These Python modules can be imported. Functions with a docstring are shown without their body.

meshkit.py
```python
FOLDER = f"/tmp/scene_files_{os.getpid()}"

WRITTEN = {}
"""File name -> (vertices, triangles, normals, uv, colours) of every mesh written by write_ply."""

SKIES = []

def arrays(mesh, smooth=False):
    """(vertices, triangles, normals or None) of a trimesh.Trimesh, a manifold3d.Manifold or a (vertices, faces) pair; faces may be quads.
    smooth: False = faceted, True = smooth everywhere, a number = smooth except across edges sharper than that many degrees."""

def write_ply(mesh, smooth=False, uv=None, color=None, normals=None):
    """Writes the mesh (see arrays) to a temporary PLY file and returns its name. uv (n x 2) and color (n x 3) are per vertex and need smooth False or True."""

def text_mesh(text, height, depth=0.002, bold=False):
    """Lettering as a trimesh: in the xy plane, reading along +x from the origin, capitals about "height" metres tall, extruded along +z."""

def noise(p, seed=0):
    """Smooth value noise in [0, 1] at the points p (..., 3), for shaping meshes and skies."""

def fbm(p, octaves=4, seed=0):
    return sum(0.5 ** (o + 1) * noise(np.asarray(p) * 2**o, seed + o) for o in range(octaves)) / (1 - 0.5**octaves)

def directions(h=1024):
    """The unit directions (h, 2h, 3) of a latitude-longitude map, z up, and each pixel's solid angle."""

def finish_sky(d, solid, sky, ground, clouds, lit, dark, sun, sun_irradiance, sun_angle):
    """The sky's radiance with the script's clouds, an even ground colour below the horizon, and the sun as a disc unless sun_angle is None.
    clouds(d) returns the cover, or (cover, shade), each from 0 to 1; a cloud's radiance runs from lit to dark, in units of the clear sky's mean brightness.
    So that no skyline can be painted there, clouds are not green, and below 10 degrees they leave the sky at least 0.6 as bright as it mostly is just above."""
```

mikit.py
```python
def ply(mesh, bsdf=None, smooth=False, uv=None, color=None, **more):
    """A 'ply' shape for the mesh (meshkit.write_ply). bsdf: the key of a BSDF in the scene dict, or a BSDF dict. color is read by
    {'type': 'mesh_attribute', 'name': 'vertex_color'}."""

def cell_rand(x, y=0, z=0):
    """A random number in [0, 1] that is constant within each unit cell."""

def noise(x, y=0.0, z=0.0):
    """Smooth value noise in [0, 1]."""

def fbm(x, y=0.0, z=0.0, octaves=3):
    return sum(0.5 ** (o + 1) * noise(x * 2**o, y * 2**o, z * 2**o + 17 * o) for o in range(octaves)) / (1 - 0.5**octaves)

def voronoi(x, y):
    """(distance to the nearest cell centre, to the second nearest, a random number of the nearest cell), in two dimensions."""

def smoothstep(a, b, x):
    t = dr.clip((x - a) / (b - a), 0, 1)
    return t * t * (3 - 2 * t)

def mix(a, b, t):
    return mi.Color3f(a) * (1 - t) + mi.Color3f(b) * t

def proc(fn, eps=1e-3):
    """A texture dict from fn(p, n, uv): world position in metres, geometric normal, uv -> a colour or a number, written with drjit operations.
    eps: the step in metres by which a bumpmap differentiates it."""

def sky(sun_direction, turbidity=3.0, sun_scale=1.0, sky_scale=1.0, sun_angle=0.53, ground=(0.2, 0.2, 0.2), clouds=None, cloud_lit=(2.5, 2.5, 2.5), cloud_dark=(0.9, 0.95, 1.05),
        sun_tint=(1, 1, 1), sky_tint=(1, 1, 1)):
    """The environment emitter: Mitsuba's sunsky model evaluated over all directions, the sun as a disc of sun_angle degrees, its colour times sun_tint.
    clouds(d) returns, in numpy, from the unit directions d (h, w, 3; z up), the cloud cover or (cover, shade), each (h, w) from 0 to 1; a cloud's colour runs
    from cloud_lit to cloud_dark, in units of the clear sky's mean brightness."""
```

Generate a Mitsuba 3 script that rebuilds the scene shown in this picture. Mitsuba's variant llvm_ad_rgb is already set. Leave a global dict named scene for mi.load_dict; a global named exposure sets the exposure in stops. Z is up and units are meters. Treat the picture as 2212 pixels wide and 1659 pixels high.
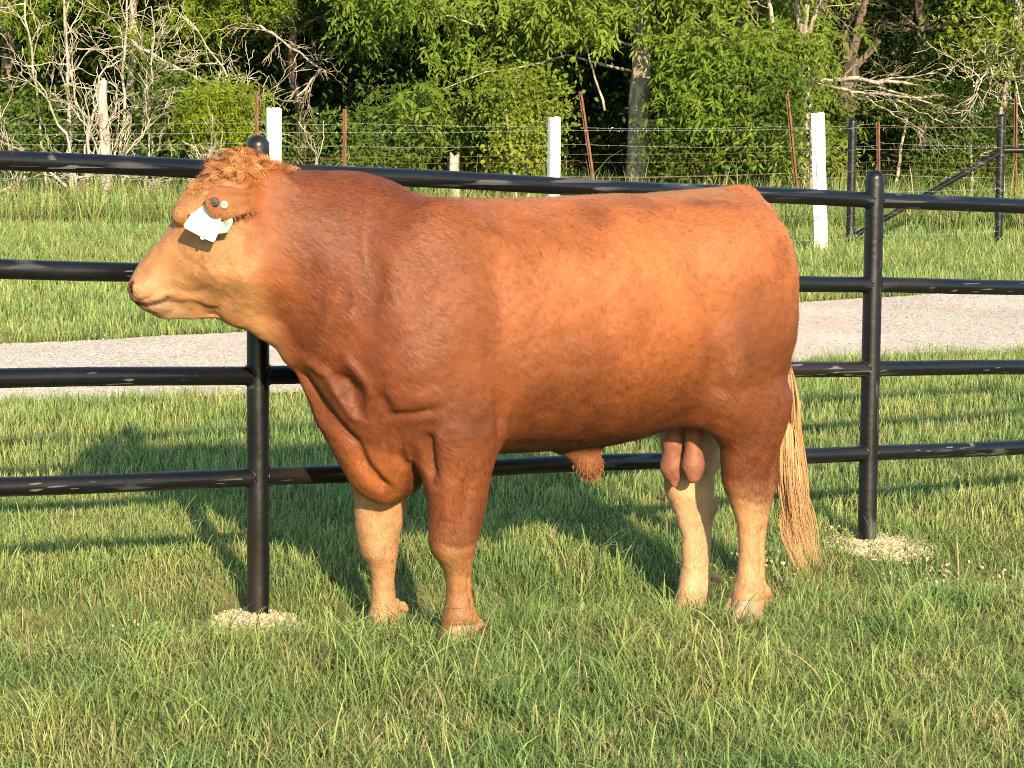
import math, random, numpy as np, trimesh, manifold3d, mitsuba as mi, drjit as dr, mikit, meshkit
from scipy.interpolate import PchipInterpolator
from scipy.ndimage import gaussian_filter
from scipy.spatial import cKDTree
random.seed(7); np.random.seed(7)
rng = np.random.default_rng(11)
T = mi.ScalarTransform4f
scene, labels = {}, {}

# ------------------------------------------------------------------ camera, sky, exposure
CAM = np.array([0.0, 0.0, 1.33])
_th, _ro = math.atan(429.5 / 4928.0), math.radians(0.5)
_fw = np.array([0, math.cos(_th), -math.sin(_th)])
_u0 = np.cross([1.0, 0, 0], _fw)
_up = _u0 * math.cos(_ro) - np.array([1.0, 0, 0]) * math.sin(_ro)
scene['camera'] = {'type': 'perspective', 'fov': math.degrees(2 * math.atan(1106 / 4928.0)), 'fov_axis': 'x',
                   'near_clip': 0.1, 'far_clip': 400.0,
                   'to_world': T().look_at(origin=CAM.tolist(), target=(CAM + _fw).tolist(), up=_up.tolist())}
SUN = np.array([0.262, -0.905, 0.335])
scene['sky'] = mikit.sky(SUN.tolist(), turbidity=3, sky_scale=1.35, sun_tint=(0.95, 1.0, 1.2), ground=(0.10, 0.12, 0.06))
exposure = 3.15

# ------------------------------------------------------------------ helpers
def numbered(name):
    if not any(k == name or k.startswith(name + '__') for k in list(scene) + list(labels)): return name
    i = 1
    while any(k == f'{name}_{i:03d}' or k.startswith(f'{name}_{i:03d}__') for k in list(scene) + list(labels)): i += 1
    return f'{name}_{i:03d}'
def thing(name, label, cat, group=None, kind=None):
    k = numbered(name); labels[k] = {'label': label, 'category': cat}
    if group: labels[k]['group'] = group
    if kind: labels[k]['kind'] = kind
    return k
COUNT = {}
def part(parent, name, mesh, bsdf, smooth=30, color=None, label=None, kind=None):
    base = f'{parent}__{name}'
    n = COUNT.get(base, 0); COUNT[base] = n + 1
    k = base if n == 0 else f'{base}_{n:03d}'
    scene[k] = mikit.ply(mesh, bsdf, smooth=smooth, color=color)
    if label or kind: labels[k] = {a: b for a, b in (('label', label), ('kind', kind)) if b}
    return k
def solo(name, mesh, bsdf, label, cat=None, smooth=30, color=None, kind=None, group=None):
    k = numbered(name)
    labels[k] = {a: b for a, b in (('label', label), ('category', cat), ('kind', kind), ('group', group)) if b}
    scene[k] = mikit.ply(mesh, bsdf, smooth=smooth, color=color)
    return k
def unit(v): v = np.asarray(v, float); return v / np.linalg.norm(v)
def tube(pts, rad, sides=8, cap=True):
    p = np.asarray(pts, float); r = np.broadcast_to(np.asarray(rad, float), (len(p),))
    t = np.gradient(p, axis=0); t /= np.linalg.norm(t, axis=1, keepdims=True) + 1e-12
    ref = np.array([0, 0, 1.0]) if abs(t[:, 2]).mean() < 0.8 else np.array([1.0, 0, 0])
    a = np.cross(t, ref); a /= np.linalg.norm(a, axis=1, keepdims=True) + 1e-12
    b = np.cross(t, a); ang = np.arange(sides) * 2 * np.pi / sides
    v = p[:, None] + r[:, None, None] * (np.cos(ang)[None, :, None] * a[:, None] + np.sin(ang)[None, :, None] * b[:, None])
    v = v.reshape(-1, 3); i, j = np.meshgrid(np.arange(len(p) - 1), np.arange(sides), indexing='ij')
    q = np.stack([i * sides + j, i * sides + (j + 1) % sides, (i + 1) * sides + (j + 1) % sides, (i + 1) * sides + j], -1).reshape(-1, 4)
    f = np.vstack([q[:, [0, 1, 2]], q[:, [0, 2, 3]]])
    if cap:
        n = len(v); v = np.vstack([v, p[:1], p[-1:]]); k = np.arange(sides); e = (len(p) - 1) * sides
        f = np.vstack([f, np.stack([k * 0 + n, (k + 1) % sides, k], 1), np.stack([k * 0 + n + 1, e + k, e + (k + 1) % sides], 1)])
    return v, f
def join(ms):
    vs, fs, o = [], [], 0
    for v, f in ms:
        vs.append(v); fs.append(np.asarray(f) + o); o += len(v)
    return np.vstack(vs), np.vstack(fs)
def nz(p, s=1.0, seed=0.0):
    return meshkit.noise(np.asarray(p, float) * s + seed)
def ground_h(X, Y):
    X = np.asarray(X, float); Y = np.asarray(Y, float); t = Y - 7.34
    sx = .048 * np.exp(-np.maximum(t, 0) / 4.)
    tc = np.minimum(t, 40.)
    p = np.where(t > 0, .035 * tc + .0007 * tc * tc, .05 * np.maximum(t, -12))
    w = (X - .627) * .4226 - (Y - 7.62) * .9063          # a shallow swale runs along the fence
    return -.03 - sx * np.clip(X + .82, -3, 4) + p - .080 * np.exp(-((w + .28) / .27) ** 2)

# ------------------------------------------------------------------ bull
PHI = math.radians(25.0)
HD = np.array([-math.cos(PHI), -math.sin(PHI), 0.0]); LT = np.array([math.sin(PHI), -math.cos(PHI), 0.0])
BO = np.array([0.627, 7.62, 0.0]); BO[2] = -.085
def bw(p):      # bull frame (along, left, up) -> world
    p = np.asarray(p, float)
    return BO + p[..., :1] * HD + p[..., 1:2] * LT + p[..., 2:3] * np.array([0, 0, 1.0])
HA = math.radians(20.0)     # the head is turned a little to the bull's right
def hb(p):      # head frame (forward, left, up) -> bull frame
    p = np.asarray(p, float); a, b, z = p[..., 0], p[..., 1], p[..., 2]
    return np.stack([1.5 + a * math.cos(HA) + b * math.sin(HA), -a * math.sin(HA) + b * math.cos(HA), z], -1)
RES = 0.006
GS, GW, GZ = np.arange(-.47, 2.06, RES), np.arange(-.5, .5, RES), np.arange(-.14, 1.62, RES)
FIELD = np.ones((len(GS), len(GW), len(GZ)), np.float32)
def block(lo, hi, pad):
    sl = []
    for g, a, b in zip((GS, GW, GZ), lo, hi):
        sl.append(slice(max(0, int(np.searchsorted(g, a - pad))), min(len(g), int(np.searchsorted(g, b + pad)) + 1)))
    s, w, z = np.meshgrid(GS[sl[0]].astype(np.float32), GW[sl[1]].astype(np.float32), GZ[sl[2]].astype(np.float32), indexing='ij')
    return tuple(sl), s, w, z
def merge(sl, f, k, sub=False):
    a = FIELD[sl]; f = f.astype(np.float32)
    if sub:
        f = -f; h = np.maximum(k - np.abs(a - f), 0) / k; FIELD[sl] = np.maximum(a, f) + h * h * k / 4
    else:
        h = np.maximum(k - np.abs(a - f), 0) / k; FIELD[sl] = np.minimum(a, f) - h * h * k / 4
def ellipsoid(c, r, k=.04, rot=None, sub=False):
    c, r = np.asarray(c, float), np.asarray(r, float); R = np.eye(3) if rot is None else np.asarray(rot, float)
    e = np.sqrt(((R.T * r) ** 2).sum(1)) if rot is not None else r
    sl, s, w, z = block(c - e, c + e, k + .03)
    d = np.stack([s - c[0], w - c[1], z - c[2]], -1)
    if rot is not None: d = d @ R.T
    k0 = np.sqrt(((d / r) ** 2).sum(-1)); k1 = np.sqrt(((d / r ** 2) ** 2).sum(-1)) + 1e-9
    merge(sl, np.where(k0 < .05, -r.min(), k0 * (k0 - 1) / k1), k, sub)
def frame(x, up):       # rotation rows: long axis x, then the axis nearest up, then the rest
    x = unit(x); y = unit(np.asarray(up, float) - x * np.dot(up, x)); return np.array([x, y, np.cross(x, y)])
def capsule(pts, rs, k=.03):
    pts, rs = np.asarray(pts, float), np.asarray(rs, float)
    for a, b, ra, rb in zip(pts[:-1], pts[1:], rs[:-1], rs[1:]):
        m = max(ra, rb); sl, s, w, z = block(np.minimum(a, b) - m, np.maximum(a, b) + m, k + .02)
        p = np.stack([s, w, z], -1) - a; d = b - a; t = np.clip(p @ d / (d @ d), 0, 1)
        merge(sl, np.linalg.norm(p - t[..., None] * d, axis=-1) - (ra + (rb - ra) * t), k)
def limb(rows, k=.05):  # rows: height, front edge, rear edge, lateral centre, lateral half width
    r = np.array(rows)[np.argsort([x[0] for x in rows])]
    zz = r[:, 0]; it = [PchipInterpolator(zz, r[:, i]) for i in (1, 2, 3, 4)]
    sl, s, w, z = block([r[:, 2].min(), (r[:, 3] - r[:, 4]).min(), zz[0]], [r[:, 1].max(), (r[:, 3] + r[:, 4]).max(), zz[-1]], k + .02)
    zc = np.clip(GZ[sl[2]], zz[0], zz[-1]); fr, re, cw, hw = [i(zc)[None, None] for i in it]
    cs, ra = (fr + re) / 2, (fr - re) / 2
    q = np.sqrt(np.abs((s - cs) / ra) ** 2.3 + np.abs((w - cw) / hw) ** 2.3)
    f = (q - 1) * np.minimum(ra, hw) * 1.0
    f = np.maximum(f, np.maximum(zz[0] - z, z - zz[-1])); merge(sl, f, k)

# the trunk: along, top, bottom, height of greatest width, half width, shape above, shape below
TR = np.array([
    (-.27, 1.26, .92, 1.10, .10, 2.0, 2.0), (-.235, 1.315, .84, 1.10, .185, 2.2, 2.0), (-.17, 1.388, .74, 1.08, .255, 2.5, 2.2),
    (-.05, 1.408, .665, 1.04, .295, 2.8, 2.2), (.08, 1.402, .635, 1.02, .315, 2.7, 2.2), (.25, 1.392, .585, .98, .345, 2.6, 2.3), (.42, 1.387, .56, .95, .365, 2.5, 2.3),
    (.60, 1.376, .556, .94, .37, 2.5, 2.3), (.80, 1.372, .555, .95, .358, 2.4, 2.2), (.95, 1.375, .535, .96, .335, 2.3, 2.1), (1.05, 1.392, .49, .96, .312, 2.1, 1.8),
    (1.14, 1.432, .445, .98, .29, 2.0, 1.5), (1.22, 1.452, .475, 1.02, .262, 2.0, 1.45), (1.30, 1.458, .60, 1.09, .23, 2.0, 1.5), (1.38, 1.456, .775, 1.15, .20, 2.0, 1.6),
    (1.46, 1.458, .915, 1.20, .172, 2.0, 1.8), (1.54, 1.452, .985, 1.22, .15, 2.0, 2.0), (1.62, 1.42, .985, 1.22, .125, 2.0, 2.0), (1.68, 1.36, 1.05, 1.22, .09, 2., 2.)])
def trunk():
    sl, s, w, z = block([-.30, -.38, .40], [1.72, .38, 1.48], .08)
    it = [PchipInterpolator(TR[:, 0], TR[:, i]) for i in range(1, 7)]
    sc = np.clip(GS[sl[0]], TR[0, 0], TR[-1, 0]); zt, zb, zw, hw, pu, pl = [i(sc)[:, None, None] for i in it]
    wc = np.where(sc > 1.3, -.25 * (sc - 1.3) ** 2 * 1.4, 0)[:, None, None]
    up = z > zw
    q = np.where(up, np.abs((z - zw) / (zt - zw)) ** pu, np.abs((z - zw) / (zw - zb)) ** pl) + np.abs((w - wc) / hw) ** 2
    f = (np.sqrt(q) - 1) * np.minimum(hw, .3)
    e = np.maximum(TR[0, 0] - s, s - TR[-1, 0]); f = np.where(e > 0, np.sqrt(np.maximum(f, 0) ** 2 + e ** 2), f)
    merge(sl, f, .001)
trunk()
for sd in (1, -1):
    ds = .085 if sd < 0 else 0
    # hind quarter
    ellipsoid((-.055, .175 * sd, .99), (.20, .155, .29), .08)
    ellipsoid((-.01, .19 * sd, 1.18), (.19, .12, .16), .10)
    ellipsoid((.05, .215 * sd, .80), (.125, .095, .21), .09, frame((.35, 0, 1), (1, 0, 0))[[1, 2, 0]])
    # shoulder and upper arm
    ellipsoid((1.03 + ds * .4, .225 * sd, 1.08), (.17, .08, .28), .13)
    ellipsoid((1.09 + ds * .5, .225 * sd, .86), (.145, .105, .17), .09)
    ellipsoid((.98 + ds * .9, .235 * sd, .70), (.125, .09, .16), .08)
    y = .20 if sd > 0 else -.115
    hw = [(.86, .05, -.12, y * .8, .03), (.80, .11, -.19, y * .85, .08), (.72, .10, -.225, y, .105), (.65, .055, -.21, y, .10), (.56, .02, -.185, y, .078), (.50, .018, -.174, y, .066), (.465, .015, -.18, y, .06), (.43, .008, -.177, y, .057), (.39, -.012, -.168, y, .052), (.33, -.035, -.15, y, .043), (.26, -.05, -.142, y, .036), (.18, -.052, -.14, y, .036),
          (.13, -.045, -.143, y, .041), (.085, -.035, -.148, y, .048), (.045, -.028, -.14, y, .05), (.005, -.012, -.125, y, .052), (-.03, .0, -.125, y, .053)]
    if sd < 0: hw = [(a, b + (-.005 if a > .3 else -.01), c + (-.0 if a > .4 else -.03), d, e + .002) for a, b, c, d, e in hw]
    hw = [(a - (.055 if sd < 0 and a < .6 else 0), b + (.048 if sd < 0 else 0), c + (.056 if sd < 0 else 0), d, e) for a, b, c, d, e in hw]
    limb(hw, .06)
    capsule([(-.148 + (.02 if sd < 0 else 0), y, .475), (-.135 + (.03 if sd < 0 else 0), y, .56)], [.027, .022], .045)      # point of the hock
    for t in (-.026, .026): capsule([(-.142 + (.01 if sd < 0 else 0), y + t, .085), (-.155 + (.01 if sd < 0 else 0), y + t, .065)], [.014, .011], .012)
    y = .225 if sd > 0 else -.145
    fl = [(.78, 1.04, .93, y * .8, .03), (.72, 1.10, .86, y * .9, .08), (.64, 1.115, .85, y, .097), (.58, 1.10, .862, y, .092), (.51, 1.09, .876, y, .082), (.44, 1.076, .887, y, .073), (.38, 1.07, .90, y, .065), (.33, 1.071, .912, y, .062), (.285, 1.062, .925, y, .060), (.245, 1.035, .933, y, .05), (.20, 1.014, .935, y, .039), (.15, 1.012, .932, y, .038),
          (.11, 1.016, .925, y, .045), (.075, 1.024, .913, y, .052), (.045, 1.026, .915, y, .052), (.01, 1.034, .915, y, .056), (-.03, 1.045, .915, y, .058)]
    if sd < 0: fl = [(a, b + ds - (.006 if a > .4 else 0), c + ds + (.01 if a > .3 else 0), d, e) for a, b, c, d, e in fl]
    fl = [(a - (.055 if sd < 0 and a < .6 else 0), b + (.022 - (.016 if .22 < a < .36 else .006) if sd < 0 else 0), c + (.022 if sd < 0 else 0), d, e) for a, b, c, d, e in fl]
    limb(fl, .05)
    for t in (-.028, .028): capsule([(.915 + ds * 1.25, y + t, .06), (.90 + ds * 1.25, y + t, .04)], [.014, .011], .012)
# brisket and dewlap
ellipsoid((1.12, 0, .575), (.11, .115, .145), .07)
ellipsoid((1.24, 0, .72), (.10, .10, .2), .07, frame((.5, 0, 1), (1, 0, 0))[[1, 2, 0]])
capsule([(1.06, .0, .488), (1.125, 0, .468), (1.185, 0, .508), (1.243, 0, .60), (1.306, 0, .70), (1.358, 0, .80), (1.43, 0, .895), (1.50, 0, .97), (1.565, -.02, 1.015)], [.03, .028, .026, .024, .024, .026, .03, .035, .04], .045)
# flank fold, sheath, scrotum
capsule([(.17, .15, .67), (.11, .18, .69), (.04, .205, .73)], [.012, .02, .04], .07)
capsule([(.49, .0, .575), (.445, .03, .545), (.425, .035, .505), (.422, .035, .49)], [.036, .036, .028, .021], .045)
capsule([(.065, -.035, .68), (.075, -.035, .56), (.078, -.035, .475), (.072, -.03, .415)], [.033, .031, .034, .013], .03)
capsule([(.034, .04, .69), (.038, .04, .59), (.040, .04, .49), (.040, .04, .455)], [.026, .028, .034, .028], .02)
# tail bone
capsule([(-.17, 0, 1.35), (-.245, 0, 1.30), (-.29, 0, 1.18), (-.31, 0, 1.0), (-.322, 0, .80), (-.345, 0, .62)], [.045, .036, .03, .027, .024, .016], .04)
capsule([(-.06, .0, 1.355), (-.15, 0, 1.362), (-.215, 0, 1.325)], [.03, .035, .03], .07)
# the head
HT = np.array([(-.07, -.03, -.17, .09), (0, .045, -.235, .105), (.05, .088, -.265, .115), (.11, .108, -.272, .122), (.17, .109, -.272, .124), (.224, .103, -.268, .122), (.27, .077, -.262, .113), (.337, .060, -.235, .094), (.40, .060, -.178, .082), (.44, .058, -.130, .079), (.475, .050, -.108, .08), (.50, .037, -.095, .074), (.521, .008, -.05, .045)])
def skull():
    c = hb((.2, 0, 1.25)); sl, s, w, z = block(c - [.36, .26, .36], c + [.36, .26, .36], .04)
    ds_, dw_ = s - 1.5, w; a = ds_ * math.cos(HA) - dw_ * math.sin(HA); b = ds_ * math.sin(HA) + dw_ * math.cos(HA)
    t = (a - .07) * .686 + (z - 1.44) * -.728; q = (a - .07) * .728 + (z - 1.44) * .686
    tc = np.clip(t, HT[0, 0], HT[-1, 0]); qt, qb, hw = [PchipInterpolator(HT[:, 0], HT[:, i])(tc) for i in (1, 2, 3)]
    qc = qt - (qt - qb) * .42; up = q > qc
    n = np.where(up, np.abs((q - qc) / (qt - qc)) ** 2.6, np.abs((q - qc) / (qc - qb)) ** 2.0) + np.abs(b / hw) ** 2.3
    f = (n ** .45 - 1) * np.minimum(hw, (qt - qb) / 2); e = np.maximum(HT[0, 0] - t, t - HT[-1, 0])
    f = np.where(e > 0, np.sqrt(np.maximum(f, 0) ** 2 + e ** 2), f); merge(sl, f, .05)
skull()
def hell(c, r, k=.03, x=(1, 0, 0), up=(0, 0, 1), sub=False):
    o = hb((0, 0, 0)); d = hb(np.array(x, float)) - o; u = hb(np.array(up, float)) - o
    ellipsoid(hb(np.array(c, float)), r, k, frame(d, u), sub)
hell((.095, 0, 1.405), (.075, .085, .05), .05)                                   # poll
EARP = np.array([(.184, 1.402), (.163, 1.411), (.121, 1.401), (.080, 1.398), (.035, 1.405), (.02, 1.37), (.035, 1.335), (.075, 1.322), (.110, 1.313), (.150, 1.300), (.180, 1.312), (.197, 1.345), (.197, 1.366)])
def ear_leaf(sd):          # a flat leaf, cupped a little, that stands forwards and out
    c = hb(np.array((.11, .18 * sd, 1.355))); sl, s, w, z = block(c - [.15, .15, .09], c + [.15, .15, .09], .03)
    q, w_ = s - 1.5, w; a = q * math.cos(HA) - w_ * math.sin(HA); b = (q * math.sin(HA) + w_ * math.cos(HA)) * sd
    d2 = np.full(a.shape, 9.0); ins = np.zeros(a.shape, bool); n = len(EARP)
    for i in range(n):
        (x0, y0), (x1, y1) = EARP[i], EARP[(i + 1) % n]; ex, ey = x1 - x0, y1 - y0; t = np.clip(((a - x0) * ex + (z - y0) * ey) / (ex * ex + ey * ey), 0, 1)
        d2 = np.minimum(d2, np.hypot(a - x0 - t * ex, z - y0 - t * ey)); cr = (y0 > z) != (y1 > z); ins ^= cr & (a < x0 + (z - y0) / np.where(cr, ey, 1) * ex)
    d2 = np.where(ins, -d2, d2) + .001; zc = 1.357 - .03 * (a - .1)
    bc = .128 + .80 * (a - .04) - .035 * np.clip((.075 - a) / .05, 0, 1) - 4.5 * (z - zc) ** 2 - .004 * np.cos((z - zc) * 90) * np.clip((.17 - a) / .05, 0, 1)
    th = .006 + .012 * np.clip((.10 - a) / .08, 0, 1); f1 = np.abs(b - bc) * .78 - th
    f = np.where((d2 > 0) & (f1 > 0), np.hypot(np.maximum(d2, 0), np.maximum(f1, 0)), np.maximum(d2, f1)) - .003; merge(sl, f, .03)
for sd in (1, -1):
    hell((.276, .098 * sd, 1.315), (.026, .03, .042), .03)                       # brow and eye socket
    hell((.13, .075 * sd, 1.15), (.10, .05, .10), .11)                        # jowl
    hell((.395, .05 * sd, 1.095), (.045, .035, .04), .03)                        # muzzle
    hell((.412, .060 * sd, 1.098), (.022, .014, .036), .012)
    hell((.427, .066 * sd, 1.094), (.009, .022, .019), .006, x=(1, -.2 * sd, .25), sub=True)   # nostril
    ear_leaf(sd)
hell((.325, 0, 1.050), (.05, .05, .020), .02)                                    # chin
hell((.245, 0, 1.038), (.075, .04, .02), .03)
for sd in (1, -1): hell((.365, .080 * sd, 1.050), (.062, .026, .0065), .006, x=(1, -.25 * sd, -.16), sub=True)     # mouth line

def surface_net(F, origin, h):
    m = F < 0; nx, ny, nz_ = F.shape
    c = np.zeros((nx - 1, ny - 1, nz_ - 1), np.int8)
    for i in (0, 1):
        for j in (0, 1):
            for k in (0, 1): c += m[i:nx - 1 + i, j:ny - 1 + j, k:nz_ - 1 + k]
    ix = np.argwhere((c > 0) & (c < 8)); ids = -np.ones(c.shape, np.int32); ids[tuple(ix.T)] = np.arange(len(ix))
    acc, cnt = np.zeros((len(ix), 3)), np.zeros(len(ix))
    co = [(i, j, k) for i in (0, 1) for j in (0, 1) for k in (0, 1)]
    for a in co:
        for ax in range(3):
            if a[ax]: continue
            b = list(a); b[ax] = 1
            fa, fb = F[tuple((ix + a).T)], F[tuple((ix + b).T)]; x = (fa < 0) != (fb < 0)
            t = np.where(x, fa / np.where(x, fa - fb, 1), 0)
            p = np.array(a, float)[None].repeat(len(ix), 0); p[:, ax] = t
            acc += p * x[:, None]; cnt += x
    v = (ix + acc / cnt[:, None]) * h + origin
    fs = []
    for ax in range(3):
        o1, o2 = [(1, 2), (2, 0), (0, 1)][ax]
        A = [slice(None)] * 3; B = [slice(None)] * 3; A[ax] = slice(0, -1); B[ax] = slice(1, None)
        ma, mb = m[tuple(A)], m[tuple(B)]; e = np.argwhere(ma != mb)
        e = e[(e[:, o1] > 0) & (e[:, o2] > 0) & (e[:, o1] < F.shape[o1] - 1) & (e[:, o2] < F.shape[o2] - 1)]
        inside = ma[tuple(e.T)]
        q = []
        for d1, d2 in ((0, 0), (1, 0), (1, 1), (0, 1)):
            t = e.copy(); t[:, o1] -= d1; t[:, o2] -= d2; q.append(ids[tuple(t.T)])
        q = np.stack(q, 1); q[~inside] = q[~inside][:, ::-1]; fs.append(q)
    q = np.vstack(fs); return v, np.vstack([q[:, [0, 1, 2]], q[:, [0, 2, 3]]])
FIELD = gaussian_filter(FIELD, .8)
BV, BF = surface_net(FIELD, np.array([GS[0], GW[0], GZ[0]]), RES)
def vnormals(v, f):
    n = np.zeros_like(v); c = np.cross(v[f[:, 1]] - v[f[:, 0]], v[f[:, 2]] - v[f[:, 0]])
    for k in range(3): np.add.at(n, f[:, k], c)
    return n / (np.linalg.norm(n, axis=1, keepdims=True) + 1e-12)
BN = vnormals(BV, BF)

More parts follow.
